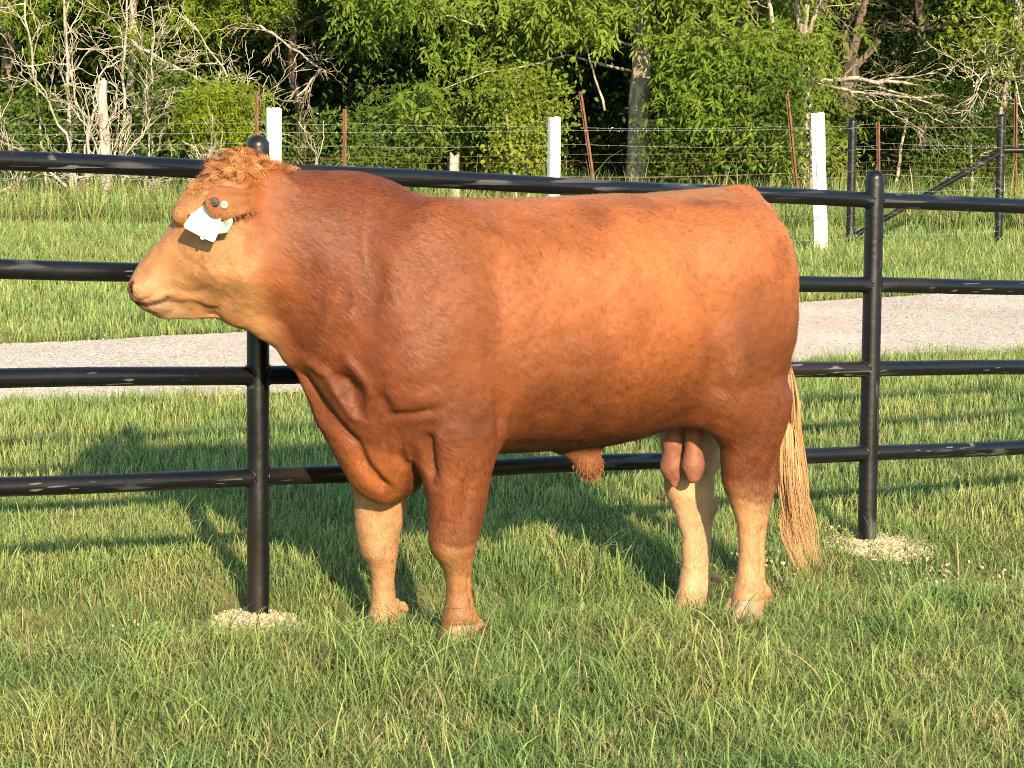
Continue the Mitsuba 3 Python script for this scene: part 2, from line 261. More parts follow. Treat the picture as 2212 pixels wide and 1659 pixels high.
def stroke(pts, sig, depth, nw=.15):   # a crease (negative) or ridge pressed along a line on the left flank
    p = np.asarray(pts, float); near = (BN[:, 1] > nw) & (BV[:, 1] > 0); q = BV[:, [0, 2]]; d = np.full(len(q), 9.0)
    for a, b in zip(p[:-1], p[1:]):
        e = b - a; t = np.clip((q - a) @ e / (e @ e), 0, 1); d = np.minimum(d, np.linalg.norm(q - a - t[:, None] * e, axis=1))
    t0 = np.minimum(np.linalg.norm(q - p[0], axis=1), np.linalg.norm(q - p[-1], axis=1))
    fade = np.clip(t0 / (2.5 * sig), .25, 1)
    return depth * np.exp(-(d / sig) ** 2) * near * fade * np.clip((BN[:, 1] - nw) / .3, 0, 1)
DISP = sum(stroke(*a) for a in (
    ([(1.435, .842), (1.372, .735), (1.318, .660), (1.277, .605), (1.243, .548), (1.197, .495), (1.150, .455)], .015, -.026, .02),
    ([(1.423, .884), (1.369, .829), (1.324, .753), (1.297, .709), (1.262, .686)], .011, .013),
    ([(1.261, .690), (1.262, .778), (1.274, .819), (1.337, .896)], .012, .010),
    ([(1.365, .855), (1.310, .790), (1.283, .730)], .022, -.034), ([(1.33, .66), (1.26, .62), (1.20, .56)], .028, -.014),
    ([(1.378, 1.20), (1.392, 1.066), (1.419, .943)], .016, .004), ([(1.350, 1.17), (1.366, 1.066), (1.394, .96)], .020, -.005),
    ([(1.275, 1.32), (1.289, 1.189), (1.300, 1.096), (1.333, .991)], .020, -.007),
    ([(1.250, 1.22), (1.268, 1.08), (1.284, 1.007)], .022, -.010), ([(1.44, 1.25), (1.45, 1.12), (1.47, 1.0)], .02, -.006),
    ([(1.253, .793), (1.208, .715), (1.149, .722), (1.081, .742)], .014, -.012), ([(1.21, .76), (1.15, .762), (1.09, .78)], .026, .009),
    ([(.885, .80), (.878, .701), (.858, .60)], .022, -.013), ([(.845, .75), (.85, .68), (.84, .62)], .014, .007),
    ([(1.115, .68), (1.098, .582), (1.080, .505)], .015, -.028), ([(1.194, .609), (1.148, .571), (1.099, .523)], .016, -.012), ([(1.19, .66), (1.17, .58), (1.15, .52)], .010, .006), ([(1.15, .66), (1.135, .60), (1.115, .55)], .009, .007),
    ([(.096, .671), (.106, .754), (.125, .844), (.149, .948)], .040, -.014), ([(.06, .70), (.05, .80), (.06, .92)], .045, .010),
    ([(-.176, .90), (-.150, 1.06), (-.117, 1.20)], .035, -.008), ([(-.03, 1.30), (-.11, 1.345)], .03, .008), ([(-.10, 1.285), (-.17, 1.31)], .025, -.008),
    ([(.30, 1.30), (.22, 1.20), (.20, 1.05)], .06, -.010), ([(.36, 1.10), (.42, .85)], .03, -.003), ([(.52, 1.10), (.55, .8)], .03, -.003), ([(.68, 1.1), (.70, .8)], .03, -.003),
    ([(.92, 1.25), (.90, 1.05), (.88, .85)], .05, -.010), ([(1.17, 1.30), (1.17, 1.1), (1.19, .95)], .05, -.009), ([(.80, .60), (.60, .585), (.40, .60)], .02, -.005),
    # tendons, knee, fetlock and hock
    ([(.955, .225), (.952, .16), (.945, .11)], .008, -.006), ([(1.0, .225), (1.0, .15)], .008, .003), ([(1.05, .315), (.99, .30), (.93, .315)], .012, -.004), ([(1.045, .28), (1.03, .25)], .02, .006), ([(1.03, .055), (.97, .05), (.92, .06)], .007, -.006), ([(.97, .55), (.985, .44), (.99, .36)], .02, -.006), ([(1.04, .52), (1.04, .42), (1.035, .35)], .02, .006),
    ([(-.110, .31), (-.112, .20), (-.115, .13)], .008, -.007), ([(-.075, .31), (-.075, .18)], .009, .003), ([(-.04, .395), (-.08, .375), (-.12, .38)], .010, -.004), ([(-.135, .55), (-.135, .47), (-.13, .41)], .014, -.010), ([(-.06, .46), (-.09, .40)], .02, .005), ([(-.03, .055), (-.08, .05), (-.13, .06)], .007, -.006), ([(-.02, .60), (-.07, .50)], .03, .006)))
def hstroke(pts, sig, depth):       # the same on the near side of the head
    h = head_xyz(BV); q = h[:, [0, 2]]; p = np.asarray(pts, float); d = np.full(len(q), 9.0)
    for a, b in zip(p[:-1], p[1:]):
        e = b - a; t = np.clip((q - a) @ e / (e @ e), 0, 1); d = np.minimum(d, np.linalg.norm(q - a - t[:, None] * e, axis=1))
    return depth * np.exp(-(d / sig) ** 2) * (h[:, 1] > .02) * (BV[:, 0] > 1.48)
def head_xyz(p):
    d = p - hb(np.array([0, 0, 0.0])); return np.stack([d[:, 0] * math.cos(HA) - d[:, 1] * math.sin(HA), d[:, 0] * math.sin(HA) + d[:, 1] * math.cos(HA), p[:, 2]], -1)
DISP += sum(hstroke(*a) for a in (
    ([(.410, 1.046), (.385, 1.043), (.35, 1.050), (.318, 1.060)], .007, -.009), ([(.318, 1.060), (.300, 1.052)], .012, -.007), ([(.39, 1.062), (.35, 1.067), (.32, 1.078)], .012, .004),
    ([(.29, 1.045), (.25, 1.05), (.21, 1.04), (.17, 1.03)], .012, -.007), ([(.30, 1.10), (.25, 1.08), (.21, 1.09)], .014, -.004), ([(.40, 1.14), (.375, 1.17), (.35, 1.21)], .014, -.004), ([(.19, 1.00), (.14, 1.06), (.10, 1.16), (.09, 1.25)], .022, -.008), ([(.15, 1.02), (.20, 1.05)], .02, .005),
    ([(.30, 1.29), (.275, 1.275), (.245, 1.285)], .008, -.006), ([(.27, 1.262), (.245, 1.262)], .008, .004), ([(.31, 1.24), (.27, 1.19), (.22, 1.16)], .012, -.004), ([(.235, 1.24), (.20, 1.20), (.18, 1.15)], .02, .005), ([(.19, 1.378), (.13, 1.376), (.07, 1.375)], .012, -.006), ([(.10, 1.335), (.07, 1.35)], .012, -.004)))

legs = BV[:, 2] < .62
DISP += .006 * (nz(BV, 9) - .5) * (~legs) + .004 * (nz(BV, 22, 5) - .5) + .002 * (nz(BV, 50, 9) - .5)
BV = BV + BN * DISP[:, None]; BN = vnormals(BV, BF)
# the coat, by place on the animal
def mixc(c, d, t): return c * (1 - t[:, None]) + np.asarray(d, float) * t[:, None]
def sst(a, b, x): t = np.clip((x - a) / (b - a), 0, 1); return t * t * (3 - 2 * t)
def head_xyz(p):
    d = p - hb(np.array([0, 0, 0.0])); return np.stack([d[:, 0] * math.cos(HA) - d[:, 1] * math.sin(HA), d[:, 0] * math.sin(HA) + d[:, 1] * math.cos(HA), p[:, 2]], -1)
def coat(p):
    s, w, z = p.T; h = head_xyz(p); a, b = h[:, 0], h[:, 1]
    n0 = nz(p * [1, 1, .7], 3.2, 6); n1 = nz(p * [1, 1, .55], 7, 2); n2 = nz(p * [1, 1, .6], 17, 4); n3 = nz(p, 40, 8)
    c = np.tile([.40, .125, .038], (len(p), 1))
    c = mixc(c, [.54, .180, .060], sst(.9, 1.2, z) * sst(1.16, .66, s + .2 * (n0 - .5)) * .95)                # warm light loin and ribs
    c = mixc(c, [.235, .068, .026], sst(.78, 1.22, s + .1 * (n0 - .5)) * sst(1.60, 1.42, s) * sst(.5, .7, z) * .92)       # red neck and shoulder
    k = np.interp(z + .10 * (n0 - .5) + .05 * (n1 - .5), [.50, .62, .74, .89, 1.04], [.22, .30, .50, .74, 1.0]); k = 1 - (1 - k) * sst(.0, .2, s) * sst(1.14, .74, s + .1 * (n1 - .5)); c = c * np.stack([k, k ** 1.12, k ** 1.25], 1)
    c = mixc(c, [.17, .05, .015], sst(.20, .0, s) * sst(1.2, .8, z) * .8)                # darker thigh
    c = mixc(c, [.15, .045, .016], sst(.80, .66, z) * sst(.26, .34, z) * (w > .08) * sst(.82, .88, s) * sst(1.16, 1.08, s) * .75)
    leg = sst(.46, .33, z + .10 * (n1 - .5))
    lc = np.where((w > .04)[:, None], np.where((s > .6)[:, None], [.50, .235, .095], [.68, .365, .175]), np.where((s > .6)[:, None], [.64, .345, .165], [.78, .49, .27]))
    kn = (s > .6) & (w > 0)
    leg = np.where(kn, sst(.42, .10, z + .1 * (n1 - .5)), leg)
    leg = np.where((s > .6) & (w <= 0), sst(.50, .40, z), leg)
    leg = np.where((s < .6) & (w < -.0) & (z < .66) & (s > -.25), sst(.70, .55, z) * 1.0, leg)
    c = c * (1 - leg[:, None]) + lc * leg[:, None]
    face = sst(.02, .12, a - .25 * (z - 1.25)) * (s > 1.45)
    c = mixc(c, [.60, .30, .125], face * .95)
    c = mixc(c, [.70, .40, .20], face * sst(.26, .36, a) * sst(1.18, 1.08, z))
    c = mixc(c, [.70, .43, .22], face * sst(1.09, 1.02, z) * sst(.2, .3, a) * .8)
    pad = sst(.415, .432, a + .10 * (1.1 - z) * (z < 1.1)) * sst(1.15, 1.135, z) * (s > 1.45)
    c = mixc(c, [.42, .20, .15], pad)
    no = np.exp(-(((a - .427) / .009) ** 2 + ((z - 1.094) / .018) ** 2 + ((np.abs(b) - .06) / .03) ** 2)); c = mixc(c, [.03, .012, .012], np.clip(no * 1.6, 0, 1))
    mo = np.exp(-((z - np.interp(a, [.3, .318, .35, .385, .42], [1.054, 1.060, 1.050, 1.043, 1.047])) / .006) ** 2) * sst(.295, .315, a) * (s > 1.45); c = mixc(c, [.08, .03, .02], np.clip(mo * 1.2, 0, 1))
    c = mixc(c, [.30, .13, .06], face * sst(1.33, 1.40, z) * sst(.27, .29, a) * .5)
    scr = ((np.hypot(s - .080, w + .035) < .056) | (np.hypot(s - .034, w - .045) < .050)) & (z > .36) & (z < .66); c = np.where(scr[:, None], np.array([.40, .165, .10]) * (.85 + .3 * n2[:, None]), c)
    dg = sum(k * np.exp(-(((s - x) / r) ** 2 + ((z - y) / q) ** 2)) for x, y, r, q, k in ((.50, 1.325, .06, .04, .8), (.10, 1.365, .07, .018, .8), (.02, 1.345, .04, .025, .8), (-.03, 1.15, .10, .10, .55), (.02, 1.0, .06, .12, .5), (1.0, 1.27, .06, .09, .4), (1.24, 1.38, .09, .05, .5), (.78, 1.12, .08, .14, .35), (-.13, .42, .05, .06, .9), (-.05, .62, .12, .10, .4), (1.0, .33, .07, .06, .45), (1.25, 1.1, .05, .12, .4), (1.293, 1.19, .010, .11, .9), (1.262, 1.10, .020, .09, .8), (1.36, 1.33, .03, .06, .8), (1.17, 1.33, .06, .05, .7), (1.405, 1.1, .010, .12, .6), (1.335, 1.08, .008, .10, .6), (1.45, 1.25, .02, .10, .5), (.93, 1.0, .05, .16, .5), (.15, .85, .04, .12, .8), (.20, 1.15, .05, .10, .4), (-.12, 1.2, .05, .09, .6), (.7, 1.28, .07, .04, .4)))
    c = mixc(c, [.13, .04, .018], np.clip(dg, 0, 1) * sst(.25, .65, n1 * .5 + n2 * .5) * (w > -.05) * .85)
    ear = sst(.125, .15, b) * sst(1.27, 1.29, z) * (s > 1.45); c = mixc(c, [.40, .15, .06], ear * .85 * (.7 + .3 * sst(.10, .17, a)))
    c = mixc(c, [.46, .19, .08], sst(.57, .53, z) * (np.hypot(s - .43, w - .03) < .09) * .9)
    kg = np.exp(-(((s - 1.035) / .035) ** 2 + ((z - .25) / .04) ** 2)) * (w > .1); c = mixc(c, [.22, .20, .06], kg * .5)         # grass stain on the knee
    c = mixc(c, [.54, .27, .10], sst(1.36, 1.39, z) * sst(1.06, .98, s) * (s > -.05) * .6)      # sunlit top of the back, painted paler into the coat
    body = (1 - leg) * (1 - face)
    v = .42 + .46 * n0 * body + .46 * n1 + .34 * n2 + .22 * n3 + .20 * (1 - body)
    return np.clip(c * v[:, None] * .46, .006, .8)
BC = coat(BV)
def vcol(rough, spec, name, sheen=0.0):
    scene[name] = {'type': 'twosided', 'bsdf': {'type': 'principled', 'base_color': {'type': 'mesh_attribute', 'name': 'vertex_color'}, 'roughness': rough, 'specular': spec, 'sheen': sheen}}
vcol(.55, .25, 'hide', .1)
def hair_relief(p, n, uv):
    s_ = p.x * float(HD[0]) + p.y * float(HD[1]); u = s_ * .75 + p.z * .65; w = s_ * -.65 + p.z * .75; q = p.x * .42 - p.y * .91
    return mikit.noise(u * 42, w * 150, q * 60) * .6 + mikit.noise(u * 90, w * 330, q * 120) * .4
scene['hide'] = {'type': 'twosided', 'bsdf': {'type': 'bumpmap', 'bump': mikit.proc(hair_relief, .0015), 'scale': .003, 'bsdf': scene['hide']['bsdf']}}
vcol(.6, .22, 'hair')
bull = thing('bull', 'large reddish brown bull with paler legs standing side-on in front of the black pipe fence', 'bull')
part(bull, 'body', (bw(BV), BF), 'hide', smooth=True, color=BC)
def ribbons(pts, width, side, col=None):      # pts n x k x 3; each a tapering blade of k levels
    n, k, _ = pts.shape; tp = np.linspace(1, 0, k) ** .6
    lv = pts[:, :-1]; off = side[:, None, :] * (width[:, None] * tp[None, :-1] / 2)[..., None]
    v = np.concatenate([np.stack([lv - off, lv + off], 2).reshape(n, -1, 3), pts[:, -1:]], 1); m = v.shape[1]
    f = []
    for i in range(k - 2): f += [[2 * i, 2 * i + 1, 2 * i + 3], [2 * i, 2 * i + 3, 2 * i + 2]]
    f.append([2 * k - 4, 2 * k - 3, m - 1]); f = np.array(f)
    return v.reshape(-1, 3), (f[None] + np.arange(n)[:, None, None] * m).reshape(-1, 3), m
def nply(key, v, f, bsdf, col, normals=None):
    path = meshkit.write_ply((v, f), False, None, col, normals=normals)
    scene[key] = {'type': 'ply', 'filename': path, 'face_normals': normals is None, 'bsdf': {'type': 'ref', 'id': bsdf}}
def flow(p, n):                               # the lie of the hair
    s, w, z = p.T; hd = s > 1.5
    d = np.tile([-.75, 0, -.65], (len(p), 1)); d[:, 0] += .5 * np.sin(3 * s); d = np.where((z < .6)[:, None], [-.15, 0, -1.0], d); d = np.where(hd[:, None], [-.8, 0, .15], d)
    d = d + rng.normal(0, .13, d.shape) + .9 * (np.stack([nz(p, 6, 3), nz(p, 6, 13), nz(p, 6, 23)], 1) - .5); d -= n * (d * n).sum(1, keepdims=True); return d / (np.linalg.norm(d, axis=1, keepdims=True) + 1e-9)
def scatter(nn, mask=None):
    t = BV[BF]; ar = np.linalg.norm(np.cross(t[:, 1] - t[:, 0], t[:, 2] - t[:, 0]), axis=1)
    if mask is not None: ar = ar * mask
    fi = rng.choice(len(BF), nn, p=ar / ar.sum()); u = rng.random((nn, 2)); fl_ = u.sum(1) > 1; u[fl_] = 1 - u[fl_]
    g = lambda A: A[BF[fi, 0]] * (1 - u.sum(1))[:, None] + A[BF[fi, 1]] * u[:, :1] + A[BF[fi, 2]] * u[:, 1:]
    n = g(BN); return g(BV), n / np.linalg.norm(n, axis=1, keepdims=True), g(BC)
fcm = BV[BF].mean(1); fh = head_xyz(fcm)
bare = ((fh[:, 0] > .42) & (fcm[:, 0] > 1.5)) | ((np.abs(fcm[:, 1]) < .09) & (fcm[:, 0] > -.03) & (fcm[:, 0] < .14) & (fcm[:, 2] < .6)) | (fcm[:, 2] < .02)
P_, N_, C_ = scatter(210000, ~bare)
D_ = flow(P_, N_); ln = rng.uniform(.012, .026, len(P_)) * np.where(P_[:, 0] > 1.5, .8, 1)
tip = P_ + D_ * ln[:, None] + N_ * (ln * rng.uniform(.03, .20, len(P_)))[:, None]
v, f, m = ribbons(np.stack([P_ - N_ * .001, tip], 1), rng.uniform(.0014, .0028, len(P_)), np.cross(D_, N_))
fn = np.repeat(N_ + rng.normal(0, .05, N_.shape) + D_ * rng.normal(0, .07, (len(N_), 1)), m, 0); fn /= np.linalg.norm(fn, axis=1, keepdims=True)
k = f'{bull}__coat_hair'; labels[k] = {'kind': 'stuff'}
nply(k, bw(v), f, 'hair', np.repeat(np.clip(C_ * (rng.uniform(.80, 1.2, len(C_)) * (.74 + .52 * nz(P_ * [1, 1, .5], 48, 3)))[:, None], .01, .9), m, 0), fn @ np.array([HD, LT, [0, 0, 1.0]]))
# tail switch
def switch():
    kk = 18; t = np.linspace(0, 1, kk); out, cols, sd = [], [], []
    for cl in range(44):
        u0 = rng.uniform(-1, 1); w0 = rng.uniform(-1, 1); L = rng.uniform(.66, 1.0); ph = 1.6 * u0 + rng.normal(0, .7); am = rng.uniform(.010, .021); fr = rng.uniform(11, 15); fly = rng.random() < .3; L = rng.uniform(.45, .75) if fly and rng.random() < .5 else L
        base = rng.uniform(-.2, .25) + .35 * max(0, u0 * -1 - .2)
        for q in range(26):
            st = rng.uniform(0, .4) if q % 3 else 0; tt = st + (L * rng.uniform(.88, 1.05) - st) * t
            s_ = np.interp(tt, [0, .25, .5, .75, .9, 1.08], [-.330, -.350, -.368, -.392, -.418, -.462]); z_ = .82 - .735 * tt
            sp = np.interp(tt, [0, .2, .55, .8, 1], [.016, .040, .044, .038, .022]); e = rng.normal(0, .011, 2)
            s_ = s_ + sp * u0 + e[0] * tt + am * np.sin(ph + fr * tt) * np.minimum(1, .3 + tt) - (.10 * np.maximum(tt - .35, 0) ** 1.3 if fly else 0); w_ = sp * .6 * w0 + e[1] * tt + am * np.cos(ph + fr * .8 * tt)
            out.append(np.stack([s_, w_, z_], 1)); c0, c1 = np.array([.43, .255, .125]), np.array([.17, .07, .025]); cols.append(c0 + (c1 - c0) * np.clip(base + rng.uniform(-.25, .3), 0, 1)); sd.append(unit([1, rng.normal(0, .5), 0]))
    return np.array(out), np.array(sd), np.array(cols)
o, sd, cc = switch(); v, f, m = ribbons(o, np.full(len(o), .0040), sd); nply(f'{bull}__tail_hair', bw(v), f, 'hair', np.repeat(cc, m, 0))
labels[f'{bull}__tail_hair'] = {'label': 'long blond switch of the tail'}
# curls on the poll and forehead
def curls():
    fwd = hb(np.array([1, 0, 0.0])) - hb(np.array([0, 0, 0.0])); Q, S, K = [], [], []; kk = 9; t = np.linspace(0, 1, kk)[:, None]
    for mk, nl, L0, L1, lift, ahead in (((fh[:, 2] > 1.43) & (fcm[:, 0] > 1.46) & (fh[:, 0] > .02) & (fh[:, 0] < .175) & (np.abs(fh[:, 1]) < .12), 110, .032, .058, .5, .5), ((fh[:, 2] > 1.38) & (fh[:, 0] > .15) & (fcm[:, 0] > 1.5) & (np.abs(fh[:, 1]) < .12), 46, .012, .022, .2, .9),
                                        ((fh[:, 0] > -.06) & (fh[:, 0] < .04) & (fcm[:, 2] > 1.42) & (np.abs(fcm[:, 1]) < .07), 46, .016, .030, .25, -.9)):
        p, n, c = scatter(nl, mk)
        for i in range(nl):
            L = rng.uniform(L0, L1); d = fwd * ahead + rng.normal(0, .5, 3) + [0, 0, -.15]; d -= n[i] * (d @ n[i]); d = unit(d); sd_ = np.cross(d, n[i]); ph = rng.uniform(0, 6.3); cr = rng.uniform(.004, .010); m = 26
            ax = p[i] + L * (d * t * .8 + n[i] * lift * np.sin(t * 2.1)) + (sd_ * np.sin(ph + t * 6) + n[i] * np.cos(ph + t * 6) * .5) * cr * t
            ro = rng.normal(0, .010, (m, 1, 1)) * d + rng.normal(0, .010, (m, 1, 1)) * sd_; q = ax[None] + ro * (1 - .55 * t)[None] + rng.normal(0, .0006, (m, kk, 3)) + rng.normal(0, .003, (m, 1, 3)) * (t ** 2)[None]
            Q.append(q); S.append(np.tile(sd_ + rng.normal(0, .3, 3), (m, 1))); K.append(np.array([.33, .13, .045] if rng.random() < .45 else [.42, .195, .075]) * rng.uniform(.8, 1.2, (m, 1)))
    return np.vstack(Q), np.vstack(S) / np.linalg.norm(np.vstack(S), axis=1, keepdims=True), np.vstack(K)
q, sd, cc = curls(); v, f, m = ribbons(q, np.full(len(q), .0026), sd); nply(f'{bull}__poll_hair', bw(v), f, 'hair', np.repeat(cc, m, 0))
labels[f'{bull}__poll_hair'] = {'label': 'curly light tuft between the ears'}
# fringe under the ears, at the sheath and behind the elbow
mk = ((fh[:, 1] > .14) & (BN[BF].mean(1)[:, 2] < -.15) & (fcm[:, 0] > 1.5) & (fh[:, 2] < 1.36) & (fh[:, 2] > 1.285) & (fh[:, 0] < .17)) * 1.0 + ((np.abs(fcm[:, 1] - .03) < .05) & (np.abs(fcm[:, 0] - .43) < .05) & (fcm[:, 2] < .53)) * 2.0
p, n, c = scatter(500, mk); t = np.linspace(0, 1, 5)[None, :, None]; d = np.array([-.25, .15, -1.0]) + rng.normal(0, .3, p.shape); L = rng.uniform(.008, .016, len(p))[:, None, None]
q = p[:, None] + L * (d[:, None] * t + n[:, None] * .4 * np.sin(t * 2)); sd = rng.normal(0, 1, p.shape); sd /= np.linalg.norm(sd, axis=1, keepdims=True)
v, f, m = ribbons(q, np.full(len(q), .0024), sd); nply(f'{bull}__fringe_hair', bw(v), f, 'hair', np.repeat(c * 1.25, m, 0)); labels[f'{bull}__fringe_hair'] = {'kind': 'stuff'}
# fuller fringe along the ears, withers, tail head and elbows
# hooves: two claws each
scene['horn'] = {'type': 'principled', 'base_color': {'type': 'rgb', 'value': [.26, .18, .11]}, 'roughness': .55, 'specular': .4}
def claw(c, sd):
    pts = []
    for z, fr, re, hw in ((.058, .036, -.05, .020), (.02, .058, -.058, .026), (-.035, .075, -.062, .029)):
        for t in np.linspace(0, 2 * math.pi, 14, endpoint=False):
            x = math.cos(t); pts.append((c[0] + (fr if x > 0 else -re) * x, c[1] + sd * .003 + hw * math.sin(t), c[2] + z))
    return trimesh.Trimesh(np.array(pts)).convex_hull
for c in ((.972, .225, .0), (-.068, .20, .0), (1.085, -.145, -.055), (-.048, -.115, -.055)):
    part(bull, 'hoof', join([(bw(m.vertices), m.faces) for m in (claw((c[0], c[1] + e, c[2]), np.sign(e)) for e in (-.027, .027))]), 'horn', smooth=40)
scene['eye'] = {'type': 'principled', 'base_color': {'type': 'rgb', 'value': [.035, .012, .008]}, 'roughness': .08, 'specular': .6, 'clearcoat': .8}
for sd in (1, -1):
    e = trimesh.creation.icosphere(3, .022); part(bull, 'eye', (bw(hb(np.array([.264, .106 * sd, 1.312]))) + e.vertices, e.faces), 'eye', smooth=True)
# ear tags
scene['tag_white'] = {'type': 'principled', 'base_color': {'type': 'rgb', 'value': [.74, .70, .56]}, 'roughness': .7, 'specular': .1}
scene['tag_teal'] = {'type': 'principled', 'base_color': {'type': 'rgb', 'value': [.20, .33, .28]}, 'roughness': .6, 'specular': .2}
scene['tag_black'] = {'type': 'principled', 'base_color': {'type': 'rgb', 'value': [.012, .012, .014]}, 'roughness': .4, 'specular': .4}
from shapely.geometry import Polygon
from shapely import affinity
BHD = head_xyz(BV)
def ear_b(a, z):
    mk = (np.hypot(BHD[:, 0] - a, BHD[:, 2] - z) < .010) & (BHD[:, 1] > .12); return BHD[mk, 1].max() if mk.any() else .20
def panel(poly, b0, lean, th=.0025, round_=.008):
    pg = Polygon(poly).buffer(-round_).buffer(round_); m = trimesh.creation.extrude_polygon(pg, th); v = m.vertices
    zt = v[:, 1].max(); h = np.stack([v[:, 0], b0 + v[:, 2] + (zt - v[:, 1]) * lean, v[:, 1]], -1); f = m.faces[:, ::-1]
    return bw(hb(h)), f
def stud(a, z, r):
    b = ear_b(a, z); m = trimesh.creation.revolve([(0, 0), (r, 0), (r, .002), (r * .85, .0038), (r * .3, .0042), (r * .25, .003), (0, .003)], sections=28); st = trimesh.creation.cylinder(r * .25, .035, sections=10)
    v = np.vstack([m.vertices, st.vertices - [0, 0, .016]]); h = np.stack([v[:, 0] + a, b + v[:, 2] + .0005 , v[:, 1] + z], -1)
    return bw(hb(h)), np.vstack([m.faces, st.faces + len(m.vertices)])[:, ::-1]
t = thing('ear_tag', 'white plastic ear tag hanging below the near ear, with a black stud', 'ear tag')
part(t, 'panel', panel([(.196, 1.352), (.166, 1.352), (.154, 1.322), (.149, 1.290), (.168, 1.244), (.176, 1.241), (.200, 1.251), (.203, 1.246), (.211, 1.250), (.211, 1.257), (.256, 1.281), (.260, 1.290), (.238, 1.322)], .205, .30, round_=.003), 'tag_white', label='blank creamy white panel')
part(t, 'stud', stud(.168, 1.358, .0135), 'tag_black', label='round black stud')
t = thing('ear_tag', 'turquoise ear tag with a turquoise button, tucked behind the white tag', 'ear tag')
part(t, 'panel', panel([(.150, 1.352), (.128, 1.352), (.116, 1.300), (.132, 1.268), (.200, 1.258), (.245, 1.283), (.225, 1.31), (.165, 1.322)], .185, .15, round_=.005), 'tag_teal')
part(t, 'button', stud(.141, 1.350, .012), 'tag_teal')
# ------------------------------------------------------------------ ground, road
def noise3(x, y, z): return mikit.fbm(x, y, z, 3)
def px_x(u, Y): return (u - 1106) / 4928.0 * Y
def soil(p, n, uv):
    return mikit.mix([.06, .075, .025], [.22, .195, .095], mikit.smoothstep(.40, .72, mikit.fbm(p.x * 3, p.y * 3, 0, 3)) * .6 + .4 * mikit.noise(p.x * 60, p.y * 60, 1))
scene['soil'] = {'type': 'diffuse', 'reflectance': mikit.proc(soil)}
gx, gy = np.meshgrid(np.concatenate([np.linspace(-90, -9, 28), np.linspace(-8, 8, 161), np.linspace(9, 90, 28)]), np.concatenate([np.linspace(-30, 3.5, 20), np.linspace(4, 12, 121), np.linspace(12.2, 40, 120), np.linspace(41, 140, 26)]))
gv = np.stack([gx, gy, ground_h(gx, gy)], -1).reshape(-1, 3); n1 = gx.shape[1]
gv[:, 2] += .012 * (nz(gv[:, :2] @ np.eye(2, 3), 2.2) - .5)
def g_at(x, y):
    p = np.stack([x, y, 0 * np.asarray(x, float)], -1); return ground_h(x, y) + .012 * (nz(p.reshape(-1, 3), 2.2).reshape(np.shape(x)) - .5)
i, j = np.meshgrid(np.arange(gx.shape[0] - 1), np.arange(n1 - 1), indexing='ij'); a = i * n1 + j
solo('ground', (gv, np.stack([a, a + 1, a + 1 + n1, a + n1], -1).reshape(-1, 4)), 'soil', 'grassy ground rising gently towards the trees', kind='structure', smooth=True)
# the gravel road: near and far edge, Y over X
RN = PchipInterpolator([-30, -8, -2.75, -1.3, .4, 1.9, 3.4, 8, 30], [8.0, 10.5, 11.85, 12.4, 13.45, 14.4, 15.05, 17.4, 30.0])
RF = PchipInterpolator([-30, -8, -3.3, -1.9, .3, 2.3, 3.6, 8, 30], [10.5, 13.0, 14.6, 15.45, 16.9, 18.1, 18.95, 21.6, 35.0])
xs = np.linspace(-18, 18, 361); tt = np.linspace(0, 1, 9)[:, None]
jn = .10 * (nz(np.stack([xs, xs * 0, xs * 0], 1), 2.5) - .5) + .08 * (nz(np.stack([xs, xs * 0, xs * 0 + 3], 1), 9) - .5)
ry = (RN(xs) + jn)[None] * (1 - tt) + (RF(xs) - jn[::-1])[None] * tt; rx = np.broadcast_to(xs, ry.shape)
rv = np.stack([rx, ry, g_at(rx, ry) + .010 + .03 * (tt * (1 - tt))], -1).reshape(-1, 3); m1 = len(xs)
i, j = np.meshgrid(np.arange(8), np.arange(m1 - 1), indexing='ij'); a = i * m1 + j
def road(p, n, uv):
    f = mikit.noise(p.x * 55, p.y * 55, 0); g = mikit.noise(p.x * 120, p.y * 120, 4); l = mikit.fbm(p.x * 1.3, p.y * 1.6, 2, 3)
    return mikit.mix([.27, .235, .205], [.60, .53, .47], f * .45 + g * .25 + l * .45)
scene['gravel_road_surface'] = {'type': 'bumpmap', 'bump': mikit.proc(lambda p, n, uv: mikit.noise(p.x * 60, p.y * 60, 0), .004), 'scale': .012, 'bsdf': {'type': 'diffuse', 'reflectance': mikit.proc(road)}}
solo('gravel_road', (rv, np.stack([a, a + 1, a + 1 + m1, a + m1], -1).reshape(-1, 4)), 'gravel_road_surface', 'pale gravel road curving past behind the fence', kind='structure', smooth=True)
scene['tint'] = {'type': 'twosided', 'bsdf': {'type': 'diffuse', 'reflectance': {'type': 'mesh_attribute', 'name': 'vertex_color'}}}
ICO = trimesh.creation.icosahedron()
def stones(pos, size, cols):
    n = len(pos); v = ICO.vertices[None] * (size[:, None, None] * rng.uniform(.65, 1.25, (n, 12, 1))) * rng.uniform(.6, 1.1, (n, 1, 3)) + pos[:, None]
    return v.reshape(-1, 3), (ICO.faces[None] + np.arange(n)[:, None, None] * 12).reshape(-1, 3), np.repeat(cols, 12, 0)
n = 5000; x = rng.uniform(-4.8, 5.6, n); t = rng.random(n); y = RN(x) * (1 - t) + RF(x) * t; sz = rng.uniform(.004, .009, n)
v, f, c = stones(np.stack([x, y, g_at(x, y) + .012 + .03 * t * (1 - t)], 1), sz, np.array([.48, .42, .37]) * rng.uniform(.4, 1.2, (n, 1)))
solo('loose_gravel', (v, f), 'tint', 'loose pale stones lying on the gravel road', 'gravel', smooth=False, color=c, kind='stuff')
